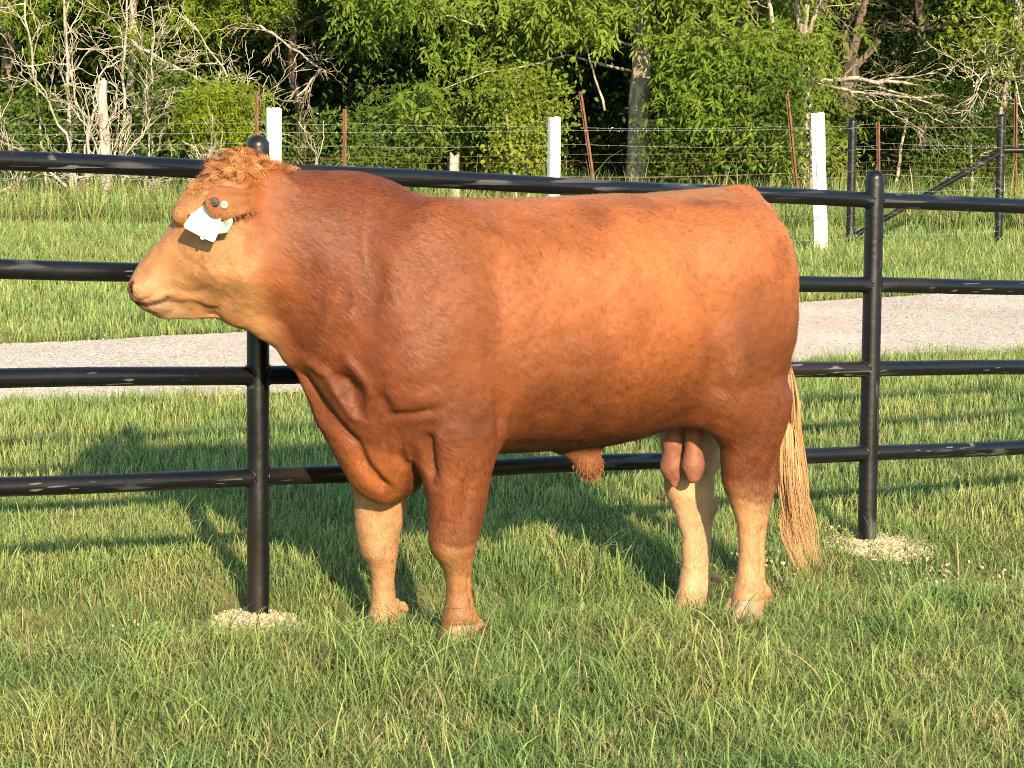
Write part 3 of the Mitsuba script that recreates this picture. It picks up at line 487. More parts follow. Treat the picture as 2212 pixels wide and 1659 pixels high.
# ------------------------------------------------------------------ the black pipe fence
P1, P2 = np.array([-.82, 7.34, 0]), np.array([1.395, 8.85, 0]); STEP = P2 - P1
def paint(u, w):        # u runs along the pipe, w round it
    sc = mikit.smoothstep(.72, .86, mikit.noise(u * 6, w * 95, 1.0)) * mikit.smoothstep(.50, .72, mikit.fbm(u * 2.2, w * 8, 3.1, 2))
    ch = mikit.smoothstep(.74, .84, mikit.noise(u * 16, w * 170, 1.7)) * mikit.smoothstep(.56, .72, mikit.noise(u * 2.6, w * 16, 8.0))
    c = mikit.mix([.0045, .005, .0065], [.020, .014, .010], mikit.smoothstep(.55, .75, mikit.fbm(u * 1.6, w * 14, 5.0, 3)) * .6)
    return mikit.mix(mikit.mix(c, [.10, .105, .11], sc * .55), [.22, .22, .22], ch * .45)
def pipe_mat(name, u, w):
    scene[name] = {'type': 'bumpmap', 'bump': mikit.proc(lambda p, n, uv: mikit.fbm(p.x * 26 + p.y * 20, p.z * 34, p.x * 9, 2), .003), 'scale': .0012, 'bsdf': {'type': 'twosided', 'bsdf': {'type': 'principled',
        'base_color': mikit.proc(lambda p, n, uv: paint(u(p), w(p))), 'roughness': mikit.proc(lambda p, n, uv:   .22 + .22 * mikit.noise(u(p) * 5, w(p) * 30, 2.0)), 'specular': .45}}}
pipe_mat('black_pipe_paint', lambda p: p.x * .826 + p.y * .564, lambda p: p.z + .5 * (p.x * .564 - p.y * .826))
pipe_mat('black_post_paint', lambda p: p.z * 1.2, lambda p: p.x * .7 + p.y * .5)
fence = thing('pipe_fence', 'black welded pipe fence with four rails running behind the bull', 'fence')
RZ = [1.366, 1.039, .711, .381]; DROP = .0815
def dome(r, z0, z1):
    prof = [(r, z0), (r, z1 - r * .95)] + [(r * math.cos(a), z1 - r * .95 + r * .95 * math.sin(a)) for a in np.linspace(0, math.pi / 2, 9)[1:-1]] + [(0, z1)]
    return trimesh.creation.revolve(prof, sections=32)
for k in (-1, 0, 1, 2):
    p = P1 + STEP * k; gz = float(ground_h(p[0], p[1])); top = 1.483 - DROP * k
    m = trimesh.creation.cylinder(.0365, top - .065 - (gz - .3), sections=36); m.apply_translation([p[0], p[1], (top - .065 + gz - .3) / 2]); part(fence, 'post', m, 'black_post_paint', smooth=40)
    m = dome(.0375, top - .068, top); m.apply_translation([p[0], p[1], 0]); part(fence, 'post_cap', m, 'black_post_paint', smooth=40)
for k in (-1, 0, 1):
    a, b = P1 + STEP * k, P1 + STEP * (k + 1); d = unit(b - a)
    for z in RZ:
        za, zb = z - DROP * k, z - DROP * (k + 1); A, B = a + d * .024 + [0, 0, za], b - d * .024 + [0, 0, zb]
        n = 24; t = np.linspace(0, 1, n)[:, None]; pts = A + (B - A) * t; pts[:, 2] += .004 * np.sin(np.linspace(0, 9, n) + z * 9) * np.sin(np.pi * t[:, 0])
        part(fence, 'rail', tube(pts, .0302, 24), 'black_pipe_paint', smooth=40)
        if k > -2:
            for q, e in ((A, d), (B, -d)):
                ang = np.linspace(0, 2 * math.pi, 25); s_ = np.cross(e, [0, 0, 1]); s_ /= np.linalg.norm(s_); w_ = np.cross(s_, e)
                # the bead follows the saddle where the rail meets the round post
                off = np.sqrt(np.maximum(.0385 ** 2 - (np.cos(ang) * .0302) ** 2, 1e-6)) - .024
                ring = q + s_ * (np.cos(ang) * .0305)[:, None] + w_ * (np.sin(ang) * .0305)[:, None] + e * off[:, None]
                part(fence, 'weld', tube(ring, .0045 * (1 + .25 * np.sin(ang * 11 + z)), 7, cap=False), 'black_pipe_paint', smooth=True)
# stone heaps at the feet of two posts
def heap(c, rad, n, h, label, lumps):
    r = np.sqrt(rng.random(n)) ** 1.2; an = rng.uniform(0, 6.283, n); x = c[0] + rad[0] * r * np.cos(an); y = c[1] + rad[1] * r * np.sin(an)
    z = g_at(x, y) + h * np.exp(-(r / .55) ** 2) * (.7 + .6 * nz(np.stack([x, y, 0 * x], 1), 9)) - .004
    for lx, ly, lr, ln_ in lumps:
        q = int(ln_); xx = rng.normal(lx, lr, q); yy = rng.normal(ly, lr * 1.3, q); x, y = np.append(x, xx), np.append(y, yy); z = np.append(z, g_at(xx, yy) + rng.uniform(.0, .03, q))
    v, f, cc = stones(np.stack([x, y, z], 1), rng.uniform(.0035, .0095, len(x)), np.array([.50, .41, .27]) * rng.uniform(.45, 1.3, (len(x), 1)))
    solo('gravel_heap', (v, f), 'tint', label, 'gravel', smooth=False, color=cc, kind='stuff')
heap(P1 + [.03, -.03, 0], (.19, .16), 2400, .062, 'pale crushed stone heaped round the post below the head', [(-1.16, 7.15, .05, 30), (-.52, 7.32, .03, 40)])
heap(P2 + [.05, -.02, 0], (.23, .20), 3000, .022, 'pale crushed stone scattered round the post behind the tail', [(1.46, 8.32, .06, 160), (1.30, 8.95, .05, 60), (1.62, 8.55, .06, 60), (1.95, 8.5, .08, 70), (.95, 8.35, .10, 120)])
# ------------------------------------------------------------------ grass
scene['grass_blade'] = {'type': 'principledthin', 'base_color': {'type': 'mesh_attribute', 'name': 'vertex_color'}, 'roughness': .5, 'spec_trans': 0.0, 'diff_trans': .9}
def blades(x, y, L, W, lean, k, cols, z0=-.004):
    n = len(x); base = np.stack([x, y, g_at(x, y) + z0], 1); az = rng.uniform(0, 6.283, n); h = np.stack([np.cos(az), np.sin(az), 0 * az], 1)
    t = np.linspace(0, 1, k)[None, :, None]; up = np.array([0, 0, 1.0])
    b = lean[:, None, None]; pts = base[:, None] + up * (L[:, None, None] * t * (1 - .35 * b * t * t)) + h[:, None] * (L[:, None, None] * b * t ** 1.8)
    sa = az + math.pi / 2 + rng.normal(0, .5, n); side = np.stack([np.cos(sa), np.sin(sa), rng.normal(0, .15, n)], 1)
    v, f, m = ribbons(pts, W, side); tk = np.append(np.repeat(np.linspace(0, 1, k)[:-1], 2), 1.0)
    c = (cols[:, None] * (.55 + .95 * tk)[None, :, None]).reshape(-1, 3); return v, f, np.clip(c, .004, .8)  # roots coloured darker, painting in the shade between the blades
def field(y0, y1, dens, wide=1.18):
    yy = np.sqrt(rng.uniform(y0 * y0, y1 * y1, int(dens * .2245 * wide * (y1 * y1 - y0 * y0)))); return rng.uniform(-1, 1, len(yy)) * .2245 * wide * yy, yy
def grass_cols(x, y, dry):
    p = np.stack([x, y, 0 * x], 1); a = nz(p, 1.4, 3); b = nz(p, 5, 7); n = len(x)
    c = np.array([.225, .32, .105]) + np.array([.16, .11, .03]) * (a * .6 + b * .6 - .45)[:, None]
    c *= rng.uniform(.5, 1.5, (n, 1)); c = c + rng.normal(0, .012, (n, 3)) * [1, .6, .4]
    d = rng.random(n) < dry * (.4 + 1.6 * sst(.45, .75, b)); c[d] = np.array([.50, .43, .22]) * rng.uniform(.6, 1.2, (d.sum(), 1)); return c
def keep(x, y):
    return (y < RN(x) + .10 * rng.normal(0, 1, len(x)) - .04) | (y > RF(x) + .05 + .08 * rng.normal(0, 1, len(x)))
parts = []
def add(x, y, hgt, W, k, dry, ln=(.1, .8)):
    n = len(x); p = np.stack([x, y, 0 * x], 1); cl = .62 + .75 * nz(p, 3.0, 5) * (.5 + nz(p, 9, 1))
    near = np.minimum(np.hypot(x - P1[0], y - P1[1]), np.hypot(x - P2[0] - .03, y - P2[1] + .05)); thin = rng.random(n) < .30 + .7 * sst(.08, .26, near + .08 * (nz(p, 14, 2) - .5)); x, y, cl = x[thin], y[thin], cl[thin]; n = len(x)
    L = hgt * cl * np.clip(rng.lognormal(0, .32, n), .4, 1.9); parts.append(blades(x, y, L, W * rng.uniform(.6, 1.3, n), rng.uniform(*ln, n), k, grass_cols(x, y, dry)))
x, y = field(4.7, 9.2, 4300); m = (y < 7.2 + (x + .82) * .68); add(x[m], y[m], .056, .0040, 5, .15, (.2, 1.3)); add(x[~m], y[~m], .050, .0042, 4, .12, (.1, .7))
x, y = field(4.7, 9.4, 5200); add(x, y, .026, .0040, 3, .13, (.3, 1.3))
x, y = field(4.7, 8.6, 200); add(x, y, .105, .0058, 6, .12, (.3, 1.2))
tx, ty = field(4.9, 8.4, 13); tx, ty = tx[ty < 7.0 + (tx + .82) * .6], ty[ty < 7.0 + (tx + .82) * .6]; k = 34; x = np.repeat(tx, k) + rng.normal(0, .028, len(tx) * k); y = np.repeat(ty, k) + rng.normal(0, .028, len(tx) * k); add(x, y, .110, .0056, 6, .05, (.25, 1.1))
x = np.append(rng.normal(P1[0], .20, 260), rng.normal(P2[0] + .05, .24, 260)); y = np.append(rng.normal(P1[1] - .10, .16, 260), rng.normal(P2[1] - .12, .16, 260)); add(x, y, .10, .0048, 5, .2, (.2, 1.0))
fx = np.concatenate([bw(np.array([[a, b, 0]]) + rng.normal(0, 1, (70, 3)) * [.07, .05, 0])[:, :2] for a, b in ((.99, .27), (-.05, .25), (1.10, -.10), (-.03, -.08))]); add(fx[:, 0], fx[:, 1], .085, .0045, 5, .15, (.2, 1.1))
x, y = field(9.2, 15.2, 2600); m = keep(x, y) & (y < RF(x)); add(x[m], y[m], .066, .0055, 4, .08, (.1, .6))
x = rng.uniform(-4, 4.6, 5200); y = RN(x) - np.abs(rng.normal(0, .10, len(x))) + .02; add(x, y - .05, .062, .0055, 4, .15)
x, y = field(14.5, 25.5, 1150); m = keep(x, y) & (y > RF(x) - .1); add(x[m], y[m], .085, .0095, 4, .06, (.1, .6))
x = rng.uniform(-5, 6, 5000); y = RF(x) + np.abs(rng.normal(0, .12, len(x))) - .02; add(x, y, .085, .008, 4, .15)
x, y = field(20.5, 24.0, 300); add(x, y, .17, .010, 5, .10, (.2, .8))
for y0, y1, dn, hg, wd, kk in ((4.2, 9.4, 1300, .06, .0075, 4), (9.4, 15.5, 700, .06, .011, 3), (15.5, 25.5, 330, .085, .018, 3)):      # the field goes on to both sides
    x, y = field(y0, y1, dn, 2.5); m = (np.abs(x) > .2245 * 1.12 * y) & keep(x, y); add(x[m], y[m], hg, wd, kk, .1)
v, f = join([q[:2] for q in parts]); scene['lawn'] = mikit.ply((v, f), 'grass_blade', smooth=False, color=np.vstack([q[2] for q in parts]))
labels['lawn'] = {'label': 'short green grass with scattered dry blades all over the field', 'category': 'grass', 'kind': 'stuff'}
parts = []
x, y = field(24.8, 31, 420); m = y > 25.2 + .8 * nz(np.stack([x, 0 * x, 0 * x], 1), .9); add(x[m], y[m], .34, .013, 5, .12, (.1, .8))
v, f = join([q[:2] for q in parts]); scene['tall_grass'] = mikit.ply((v, f), 'grass_blade', smooth=False, color=np.vstack([q[2] for q in parts]))
labels['tall_grass'] = {'label': 'taller rough grass along the foot of the trees', 'category': 'grass', 'kind': 'stuff'}
# ------------------------------------------------------------------ wire fences at the back
scene['white_paint'] = {'type': 'bumpmap', 'bump': mikit.proc(lambda p, n, uv: mikit.noise(p.x * 60, p.y * 60, p.z * 3), .003), 'scale': .006, 'bsdf': {'type': 'diffuse', 'reflectance': mikit.proc(lambda p, n, uv: mikit.mix([.62, .60, .56], [.82, .81, .78], mikit.noise(p.x * 40, p.y * 40, p.z * 2.5)))}}
scene['rusty_steel'] = {'type': 'diffuse', 'reflectance': mikit.proc(lambda p, n, uv: mikit.mix([.10, .045, .03], [.24, .13, .09], mikit.fbm(p.x * 30, p.y * 30, p.z * 14, 2)))}
scene['wire_grey'] = {'type': 'twosided', 'bsdf': {'type': 'principled', 'base_color': {'type': 'rgb', 'value': [.30, .30, .29]}, 'roughness': .5, 'metallic': .3}}
scene['wire_rust'] = {'type': 'twosided', 'bsdf': {'type': 'diffuse', 'reflectance': {'type': 'rgb', 'value': [.19, .10, .06]}}}
def barbed(a, b, sag, r=.0015, seg=26, barb=.13):
    t = np.linspace(0, 1, seg)[:, None]; p = a + (b - a) * t; p[:, 2] -= sag * 4 * t[:, 0] * (1 - t[:, 0]); ms = [tube(p, r, 4, cap=False)]
    n = max(2, int(np.linalg.norm(b - a) / barb))
    for q in (np.arange(n) + .5) / n:
        c = a + (b - a) * q; c[2] -= sag * 4 * q * (1 - q); e = np.array([rng.normal(0, .4), rng.normal(0, .4), 1]); e = unit(e) * .010
        ms.append(tube([c - e, c + e], r * 1.1, 3, cap=False))
    return ms
def fence_z(x, y): return float(ground_h(x, y))
wf = thing('wire_fence', 'barbed wire fence strung on three white wooden posts beyond the gravel road', 'fence')
WP = [np.array([-2.07, 19.75]), np.array([.37, 21.16]), np.array([3.05, 22.61])]
for (x, y), lean, r, top in zip(WP, ((.0, 0), (0, 0), (-.045, 0)), (.063, .060, .064), (1.97, 1.955, 2.06)):
    g = fence_z(x, y) - .3; zz = np.linspace(g, top, 9); ang = np.linspace(0, 2 * math.pi, 14, endpoint=False); rr = r * (1 + .05 * rng.normal(0, 1, 14))
    pts = np.stack([x + lean[0] * (zz - g - .3), y + 0 * zz, zz], 1)
    v, f = tube(pts, r, 14); v[:126] += (v[:126] - np.repeat(pts, 14, 0)) * np.tile(.06 * rng.normal(0, 1, 14), 9)[:, None] * 1.0; v[:126, 2] += np.where(np.repeat(np.arange(9), 14) == 8, rng.normal(0, .006, 126), 0)
    part(wf, 'wooden_post', (v, f), 'white_paint', smooth=35)
ends = [np.array([-7.6, 16.6])] + WP + [np.array([3.42, 22.95])]
for h in (.16, .38, .60, .82, 1.03, 1.25):
    ms = []
    for a, b in zip(ends[:-1], ends[1:]):
        A, B = np.array([*a, fence_z(*a) + h]), np.array([*b, fence_z(*b) + h]); A[1] -= .062; B[1] -= .062; ms += barbed(A, B, .012)
    part(wf, 'wire', join(ms), 'wire_rust' if h not in (.16, 1.25) else 'wire_grey', smooth=False)
tf = thing('wire_fence', 'older barbed wire fence on rusty leaning steel posts in front of the trees', 'fence')
TP = [(553, 200, 26.0, 0), (742, 237, 26.2, 0), (1247, 200, 26.6, .16), (1690, 198, 26.9, .12), (1887, 264, 27.1, .03), (2181, 218, 27.4, .02)]
tops = []
for u, v_, Y, lean in TP:
    x = px_x(u, Y); zt = 1.33 + (400 + (u - 1106) * .0087 - v_) * Y / 4928; g = fence_z(x, Y) - .2; d = np.array([lean, 0, -1]); L = zt - g
    a = np.array([x, Y, zt]); b = a + d * L; w = .021
    sec = trimesh.util.concatenate([trimesh.creation.box((w * 2, .005, L)), trimesh.creation.box((.005, .034, L))]); sec.vertices[len(sec.vertices) // 2:, 1] -= .019
    vv = sec.vertices.copy(); vv[:, 2] += L / 2; vv[:, :2] += (L - vv[:, 2:]) * d[:2]; vv += [x, Y, zt - L]
    part(tf, 'steel_post', (vv, sec.faces), 'rusty_steel', smooth=False); tops.append((x, Y, zt, lean))
for k, h in enumerate((.20, .38, .55, .72, .90, 1.12)):
    ms = []; xs_ = [-8.5] + [t[0] for t in tops] + [8.5]; ys_ = [25.4] + [t[1] for t in tops] + [27.9]
    for (xa, ya), (xb, yb) in zip(zip(xs_[:-1], ys_[:-1]), zip(xs_[1:], ys_[1:])):
        A = np.array([xa, ya - .02, fence_z(xa, ya) + h + .02 * rng.normal()]); B = np.array([xb, yb - .02, fence_z(xb, yb) + h + .02 * rng.normal()]); ms += barbed(A, B, .02, .0017)
    part(tf, 'wire', join(ms), 'wire_rust' if k in (1, 3) else 'wire_grey', smooth=False)
br = thing('corner_brace', 'black pipe corner brace with two posts, a diagonal and a top pipe by the trees', 'fence')
BA, BB = np.array([3.40, 23.06]), np.array([5.07, 23.89])
for q, top in ((BA, 2.03), (BB, 2.11)):
    m = trimesh.creation.cylinder(.043, top - .03 - .3, sections=28); m.apply_translation([*q, (top - .03 + .3) / 2]); part(br, 'post', m, 'black_pipe_paint', smooth=40)
    m = dome(.044, top - .05, top); m.apply_translation([*q, 0]); part(br, 'post_cap', m, 'black_pipe_paint', smooth=40)
d = unit(np.append(BB - BA, 0))
part(br, 'diagonal_brace', tube([np.array([*BA, .84]) + d * .03, np.array([*BB, 1.70]) - d * .03], .030, 20), 'black_pipe_paint', smooth=40)
part(br, 'top_rail', tube([np.array([*BB, 1.735]) + np.array([.03, 0, 0]), np.array([8.2, 24.3, 1.80])], .031, 20), 'black_pipe_paint', smooth=40)
for k, h in enumerate((.16, .38, .60, .82, 1.03, 1.25)):
    A, B = np.array([*BA, fence_z(*BA) + h]), np.array([*BB, fence_z(*BB) + h]); A[1] -= .045; B[1] -= .045
    part(br, 'wire', join(barbed(A, B, .01)), 'wire_rust' if k % 2 else 'wire_grey', smooth=False)
# ------------------------------------------------------------------ trees
def bark(c0, c1, sc):
    return lambda p, n, uv: mikit.mix(c0, c1, mikit.smoothstep(.3, .7, mikit.fbm(p.x * sc, p.y * sc, p.z * sc * .3, 3)))
def barkmat(name, c0, c1, sc): scene[name] = {'type': 'twosided', 'bsdf': {'type': 'bumpmap', 'bump': mikit.proc(lambda p, n, uv: mikit.fbm(p.x * sc, p.y * sc, p.z * sc * .3, 3), .01), 'scale': .03, 'bsdf': {'type': 'diffuse', 'reflectance': mikit.proc(bark(c0, c1, sc))}}}
barkmat('bark_grey', [.16, .13, .10], [.46, .41, .34], 22); barkmat('bark_pale', [.26, .225, .18], [.56, .50, .42], 16); barkmat('bark_dark', [.06, .05, .04], [.20, .16, .12], 14)
scene['leaf'] = {'type': 'principledthin', 'base_color': {'type': 'mesh_attribute', 'name': 'vertex_color'}, 'roughness': .42, 'spec_trans': 0.0, 'diff_trans': .75}
def TZ(v_, Y, u=1106): return 1.33 + (400 + (u - 1106) * .0087 - v_) * Y / 4928
def at(u, v_, Y): return np.array([px_x(u, Y), Y, TZ(v_, Y, u)])
def wig(a, b, n, amp, seed=None):
    a, b = np.asarray(a, float), np.asarray(b, float); t = np.linspace(0, 1, n)[:, None]; w = rng.normal(0, 1, (n, 3)).cumsum(0); w = w - t * w[-1]; w -= (1 - t) * w[0]
    return a + (b - a) * t + w * amp * np.linalg.norm(b - a) / math.sqrt(n)
def spread(p, d, L, r, depth, out, tips, ang=.55, kids=(2, 4), grav=0.0, shrink=.66):
    d = unit(d); e = p + d * L; n = 6; pts = wig(p, e, n, .10); pts[:, 2] += grav * np.linspace(0, 1, n) ** 2 * L
    out.append((pts, np.linspace(r, r * .6, n)))
    if depth == 0: tips.append((pts[-1], unit(pts[-1] - pts[-2]))); return
    for k in range(rng.integers(*kids) + 1):
        q = 1.0 if k == 0 else rng.uniform(.35, .95); i_ = min(n - 1, int(q * (n - 1))); nd = unit(d + rng.normal(0, ang, 3)); spread(pts[i_], nd, L * rng.uniform(shrink - .15, shrink + .12), r * (.72 if k == 0 else .5), depth - 1, out, tips, ang, kids, grav, shrink)
def tubes(lst, minr=.0035, sides=5): return join([tube(p, np.maximum(r, minr), 3 if np.max(r) < .008 else (sides if np.max(r) < .03 else 10), cap=np.max(r) > .03) for p, r in lst])
def leafmesh(c, d, nrm, L, W, cols, flat=False):
    s_ = np.cross(d, nrm); s_ /= np.linalg.norm(s_, axis=1, keepdims=True) + 1e-9; nn = np.cross(s_, d); n = len(c)
    a = c; m = c + d * (L * .45)[:, None] - nn * (L * .06)[:, None]; t = c + d * L[:, None] - nn * (L * .16)[:, None]; w = s_ * (W / 2)[:, None] + nn * (W * .16)[:, None] ; w2 = -s_ * (W / 2)[:, None] + nn * (W * .16)[:, None]
    v = np.stack([a, m + w, m + w2, t, m], 1).reshape(-1, 3); f = np.array([[0, 4, 1], [4, 3, 1], [0, 2, 4], [2, 3, 4]])
    if flat: return np.stack([a, m + w, t, m + w2], 1).reshape(-1, 3), (np.array([[0, 2, 1], [0, 3, 2]])[None] + np.arange(n)[:, None, None] * 4).reshape(-1, 3), np.repeat(cols, 4, 0)
    return v, (f[None] + np.arange(n)[:, None, None] * 5).reshape(-1, 3), np.repeat(cols, 5, 0)
def leafcol(p, base, var=.35, yel=.25):
    n = len(p); a = nz(p, 1.6, 4); c = np.array(base) * (1 - var / 2 + var * a)[:, None] * rng.uniform(.7, 1.3, (n, 1)); y = (rng.random(n) * a * yel)[:, None]; return np.clip(c + y * np.array([.16, .10, .01]), .005, .4)
def compound(o, a, L, base, size=.085, k=9, W=.26, yel=.3):     # drooping pinnate leaves: origins, axes, rachis lengths
    m = len(o); side = np.cross(a, [0, 0, 1.0]) + rng.normal(0, .25, a.shape); side /= np.linalg.norm(side, axis=1, keepdims=True); C, D = [], []
    for j in range(k):
        q = (j // 2 + 1) / (k // 2 + 1) if j < k - 1 else 1.0; s_ = (1 if j % 2 else -1) if j < k - 1 else 0
        C.append(o + a * (L * q)[:, None] - np.array([0, 0, 1.0]) * (L * q * q * .35)[:, None]); D.append(a * .55 + side * (.8 * s_) + [0, 0, -.38] + rng.normal(0, .25, a.shape))
    C, D = np.stack(C, 1).reshape(-1, 3), np.stack(D, 1).reshape(-1, 3); D /= np.linalg.norm(D, axis=1, keepdims=True); n = len(C)
    N = np.array([.15, -.6, .6]) + rng.normal(0, .45, (n, 3)); sz = size * rng.uniform(.7, 1.25, n); return leafmesh(C, D, N, sz, sz * W, leafcol(C, base, .4, yel))
def simple(o, L, base, W=.55, droop=.3, yel=.3, var=.4, flat=False):
    n = len(o); D = rng.normal(0, 1, (n, 3)) + [0, -.25, -droop]; D /= np.linalg.norm(D, axis=1, keepdims=True); N = np.array([.1, -.6, .7]) + rng.normal(0, .6, (n, 3)); sz = L * rng.uniform(.6, 1.3, n); return leafmesh(o, D, N, sz, sz * W, leafcol(o, base, var, yel), flat)
def crown_part(key, name, lm): part(key, name, lm[:2], 'leaf', smooth=False, color=lm[2])
def cluster(cs, per, sp): return (np.repeat(cs, per, 0) + rng.normal(0, 1, (len(cs) * per, 3)) * sp)
# the big pinnate-leaved tree in the middle
def big_tree():
    t = thing('pecan_tree', 'large pecan tree with drooping leaves and a pale patchy trunk, behind the bull', 'tree')
    Y = 29.2; base = at(1376, 420, Y); base[2] = fence_z(base[0], Y) - .2; top = at(1385, -330, Y)
    p = wig(base, top, 16, .012); part(t, 'trunk', tube(p, np.linspace(.155, .075, 16) * (1 + .25 * np.exp(-np.linspace(0, 6, 16))), 20), 'bark_pale', smooth=True)
    cs, out = [], []
    for u in np.arange(760, 1760, 52):
        for v_ in np.arange(-620, 330, 62):
            lim = 150 if u < 860 else 235 if u < 960 else 210 if u < 1300 else 190 if u < 1450 else 330
            hole = (1345 < u < 1412 and 90 < v_) or (1225 < u < 1370 and 120 < v_ < 340) or (1400 < u < 1500 and 195 < v_) or (u < 940 and v_ > 60 and rng.random() < .45)
            if v_ > lim or hole or rng.random() < (.46 if v_ > 90 else .34 if v_ > -20 else .5): continue
            Yc = Y + (rng.uniform(.2, .9) if 1345 < u < 1500 and v_ > 40 else rng.uniform(-1.9, .9)); cs.append(at(u + rng.normal(0, 18), v_ + rng.normal(0, 18), Yc))
    cs = np.array(cs); print('pecan clumps', len(cs))
    for c in cs:
        if rng.random() < .45:
            q = p[np.argmin(np.abs(p[:, 2] - (c[2] + .5 * rng.random())))]; w = wig(q, c, 9, .05); w[:, 2] += .25 * np.sin(np.linspace(0, math.pi, 9)); out.append((w, np.linspace(.022, .005, 9)))
    for a_, b_ in (((1200, 260), (1090, 200)), ((1110, 300), (1095, 195)), ((1095, 195), (1010, 205)), ((1180, 110), (1235, 30)), ((1040, 60), (930, 40)), ((1300, 240), (1240, 60))):
        w = wig(at(*a_, 28.0), at(*b_, 27.9), 9, .06); out.append((w, np.linspace(.020, .007, 9)))
    part(t, 'branches', tubes(out), 'bark_grey', smooth=True)
    per = 56; o = cluster(cs, per, [.22, .24, .15]); a = rng.normal(0, 1, o.shape) + [0, -.5, -.45]; a /= np.linalg.norm(a, axis=1, keepdims=True)
    crown_part(t, 'leaves', compound(o, a, rng.uniform(.18, .32, len(o)), [.145, .225, .036], .112, 9, .29, .45))
big_tree()
def leafy(name, label, u, v0, v1, Y, du, n, per, base, L=.06, W=.5, sp=(.17, .2, .14), trunk_r=.03, barkm='bark_grey', pin=False, thin=0.0, yel=.3, group=None, cat='tree', dy=.8, holes=None):
    t = thing(name, label, cat, group); b = at(u, v1, Y); g = fence_z(b[0], Y) - .05; b[2] = g; h = at(u, v0, Y)[2]
    cs = np.stack([rng.uniform(u - du, u + du, n), rng.uniform(v0, v1, n)], 1)
    if holes is not None: cs = cs[[not holes(*q) for q in cs]]
    k = 1 - thin * rng.random(len(cs)); C = np.array([at(q[0], q[1], Y + rng.uniform(-dy, dy)) for q in cs]); C[:, 2] = np.maximum(C[:, 2], g + .12)
    out = []; main = wig(b, [b[0] + rng.normal(0, .1), Y, min(h, g + 5)], 10, .05); out.append((main, np.linspace(trunk_r, trunk_r * .4, 10)))
    for c in C:
        if rng.random() < .7: q = main[np.argmin(np.abs(main[:, 2] - (c[2] - .3 * rng.random())))]; out.append((wig(q, c, 7, .08), np.linspace(max(.006, trunk_r * .3), .003, 7)))
    part(t, 'stems', tubes(out), barkm, smooth=True); o = cluster(C, per, sp)
    o[:, 2] = np.maximum(o[:, 2], g + .04)
    if pin:
        a = rng.normal(0, 1, o.shape) + [0, -.4, -.5]; a /= np.linalg.norm(a, axis=1, keepdims=True); crown_part(t, 'leaves', compound(o, a, rng.uniform(.12, .22, len(o)), base, L, 9, W, yel))
    else: crown_part(t, 'leaves', simple(o, L, base, W, .4, yel))
    return t
# trees and bushes of the edge, left to right
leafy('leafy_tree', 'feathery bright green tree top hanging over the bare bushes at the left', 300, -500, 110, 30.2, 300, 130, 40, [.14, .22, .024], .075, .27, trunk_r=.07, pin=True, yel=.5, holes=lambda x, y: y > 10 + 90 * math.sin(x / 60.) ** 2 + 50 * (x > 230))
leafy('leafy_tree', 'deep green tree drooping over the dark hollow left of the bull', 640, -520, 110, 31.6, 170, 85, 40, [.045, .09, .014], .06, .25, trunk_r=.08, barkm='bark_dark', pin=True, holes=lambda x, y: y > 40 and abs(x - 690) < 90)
leafy('leafy_bush', 'yellow-green sprays hanging left of the dark hollow above the first white post', 485, 205, 295, 28.2, 55, 15, 60, [.16, .235, .022], .065, .26, pin=True, yel=.5, cat='bush', dy=.3)
for lb, u, v0, v1, Y, du, n in (('low dark green bush at the far left under the bare shrubs', 60, 200, 350, 28.4, 100, 40), ('low bush between the bare shrubs and the grey stump', 330, 150, 350, 28.6, 90, 46), ('leafy bush behind the steel post left of the hollow', 430, 180, 345, 29.2, 90, 40), ('sparse low bush in the dark hollow', 640, 270, 360, 29.5, 90, 22),
    ('thin-leaved bush left of the vine-covered sapling', 900, 200, 365, 28.6, 100, 60), ('broad-leaved low bush behind the second steel post', 830, 270, 370, 27.8, 90, 40), ('leafy bush right of the pale pecan trunk', 1500, 200, 375, 28.2, 90, 60), ('dense leafy bush behind the leaning steel post at the right', 1650, 150, 360, 27.9, 95, 80)):
    leafy('leafy_bush', lb, u, v0, v1, Y, du, n, 52, [.085, .15, .028], .085, .42, group=None, cat='bush', yel=.3)
leafy('vine_clad_sapling', 'vine-covered sapling with small yellow-green leaves beside the middle white post', 1140, 165, 372, 27.3, 62, 62, 75, [.17, .235, .032], .062, .62, trunk_r=.03, barkm='bark_pale', cat='sapling', yel=.5, dy=.35)
leafy('pinnate_bush', 'bush of long hanging leaflets right of the pecan trunk', 1560, 90, 300, 28.0, 110, 60, 36, [.13, .215, .03], .105, .25, pin=True, cat='bush', yel=.35, dy=.5)
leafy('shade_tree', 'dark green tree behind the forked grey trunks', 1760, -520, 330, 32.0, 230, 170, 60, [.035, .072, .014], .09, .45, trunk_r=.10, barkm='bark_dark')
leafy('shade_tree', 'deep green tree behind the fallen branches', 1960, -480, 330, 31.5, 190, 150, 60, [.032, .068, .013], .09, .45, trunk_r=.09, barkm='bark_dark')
leafy('light_green_tree', 'light green tree with bare vines at the right edge', 2160, -420, 180, 28.0, 130, 90, 75, [.16, .225, .03], .085, .42, trunk_r=.05, yel=.5, holes=lambda x, y: x < 2060 and y > 60)
leafy('leafy_bush', 'low bush behind the black corner brace at the right', 2090, 210, 390, 28.6, 130, 50, 70, [.075, .14, .025], .065, .42, cat='bush')
leafy('leafy_bush', 'small leafy sprays under the fallen branches', 1930, 190, 250, 28.6, 90, 16, 60, [.10, .17, .025], .07, .36, cat='bush', dy=.3)
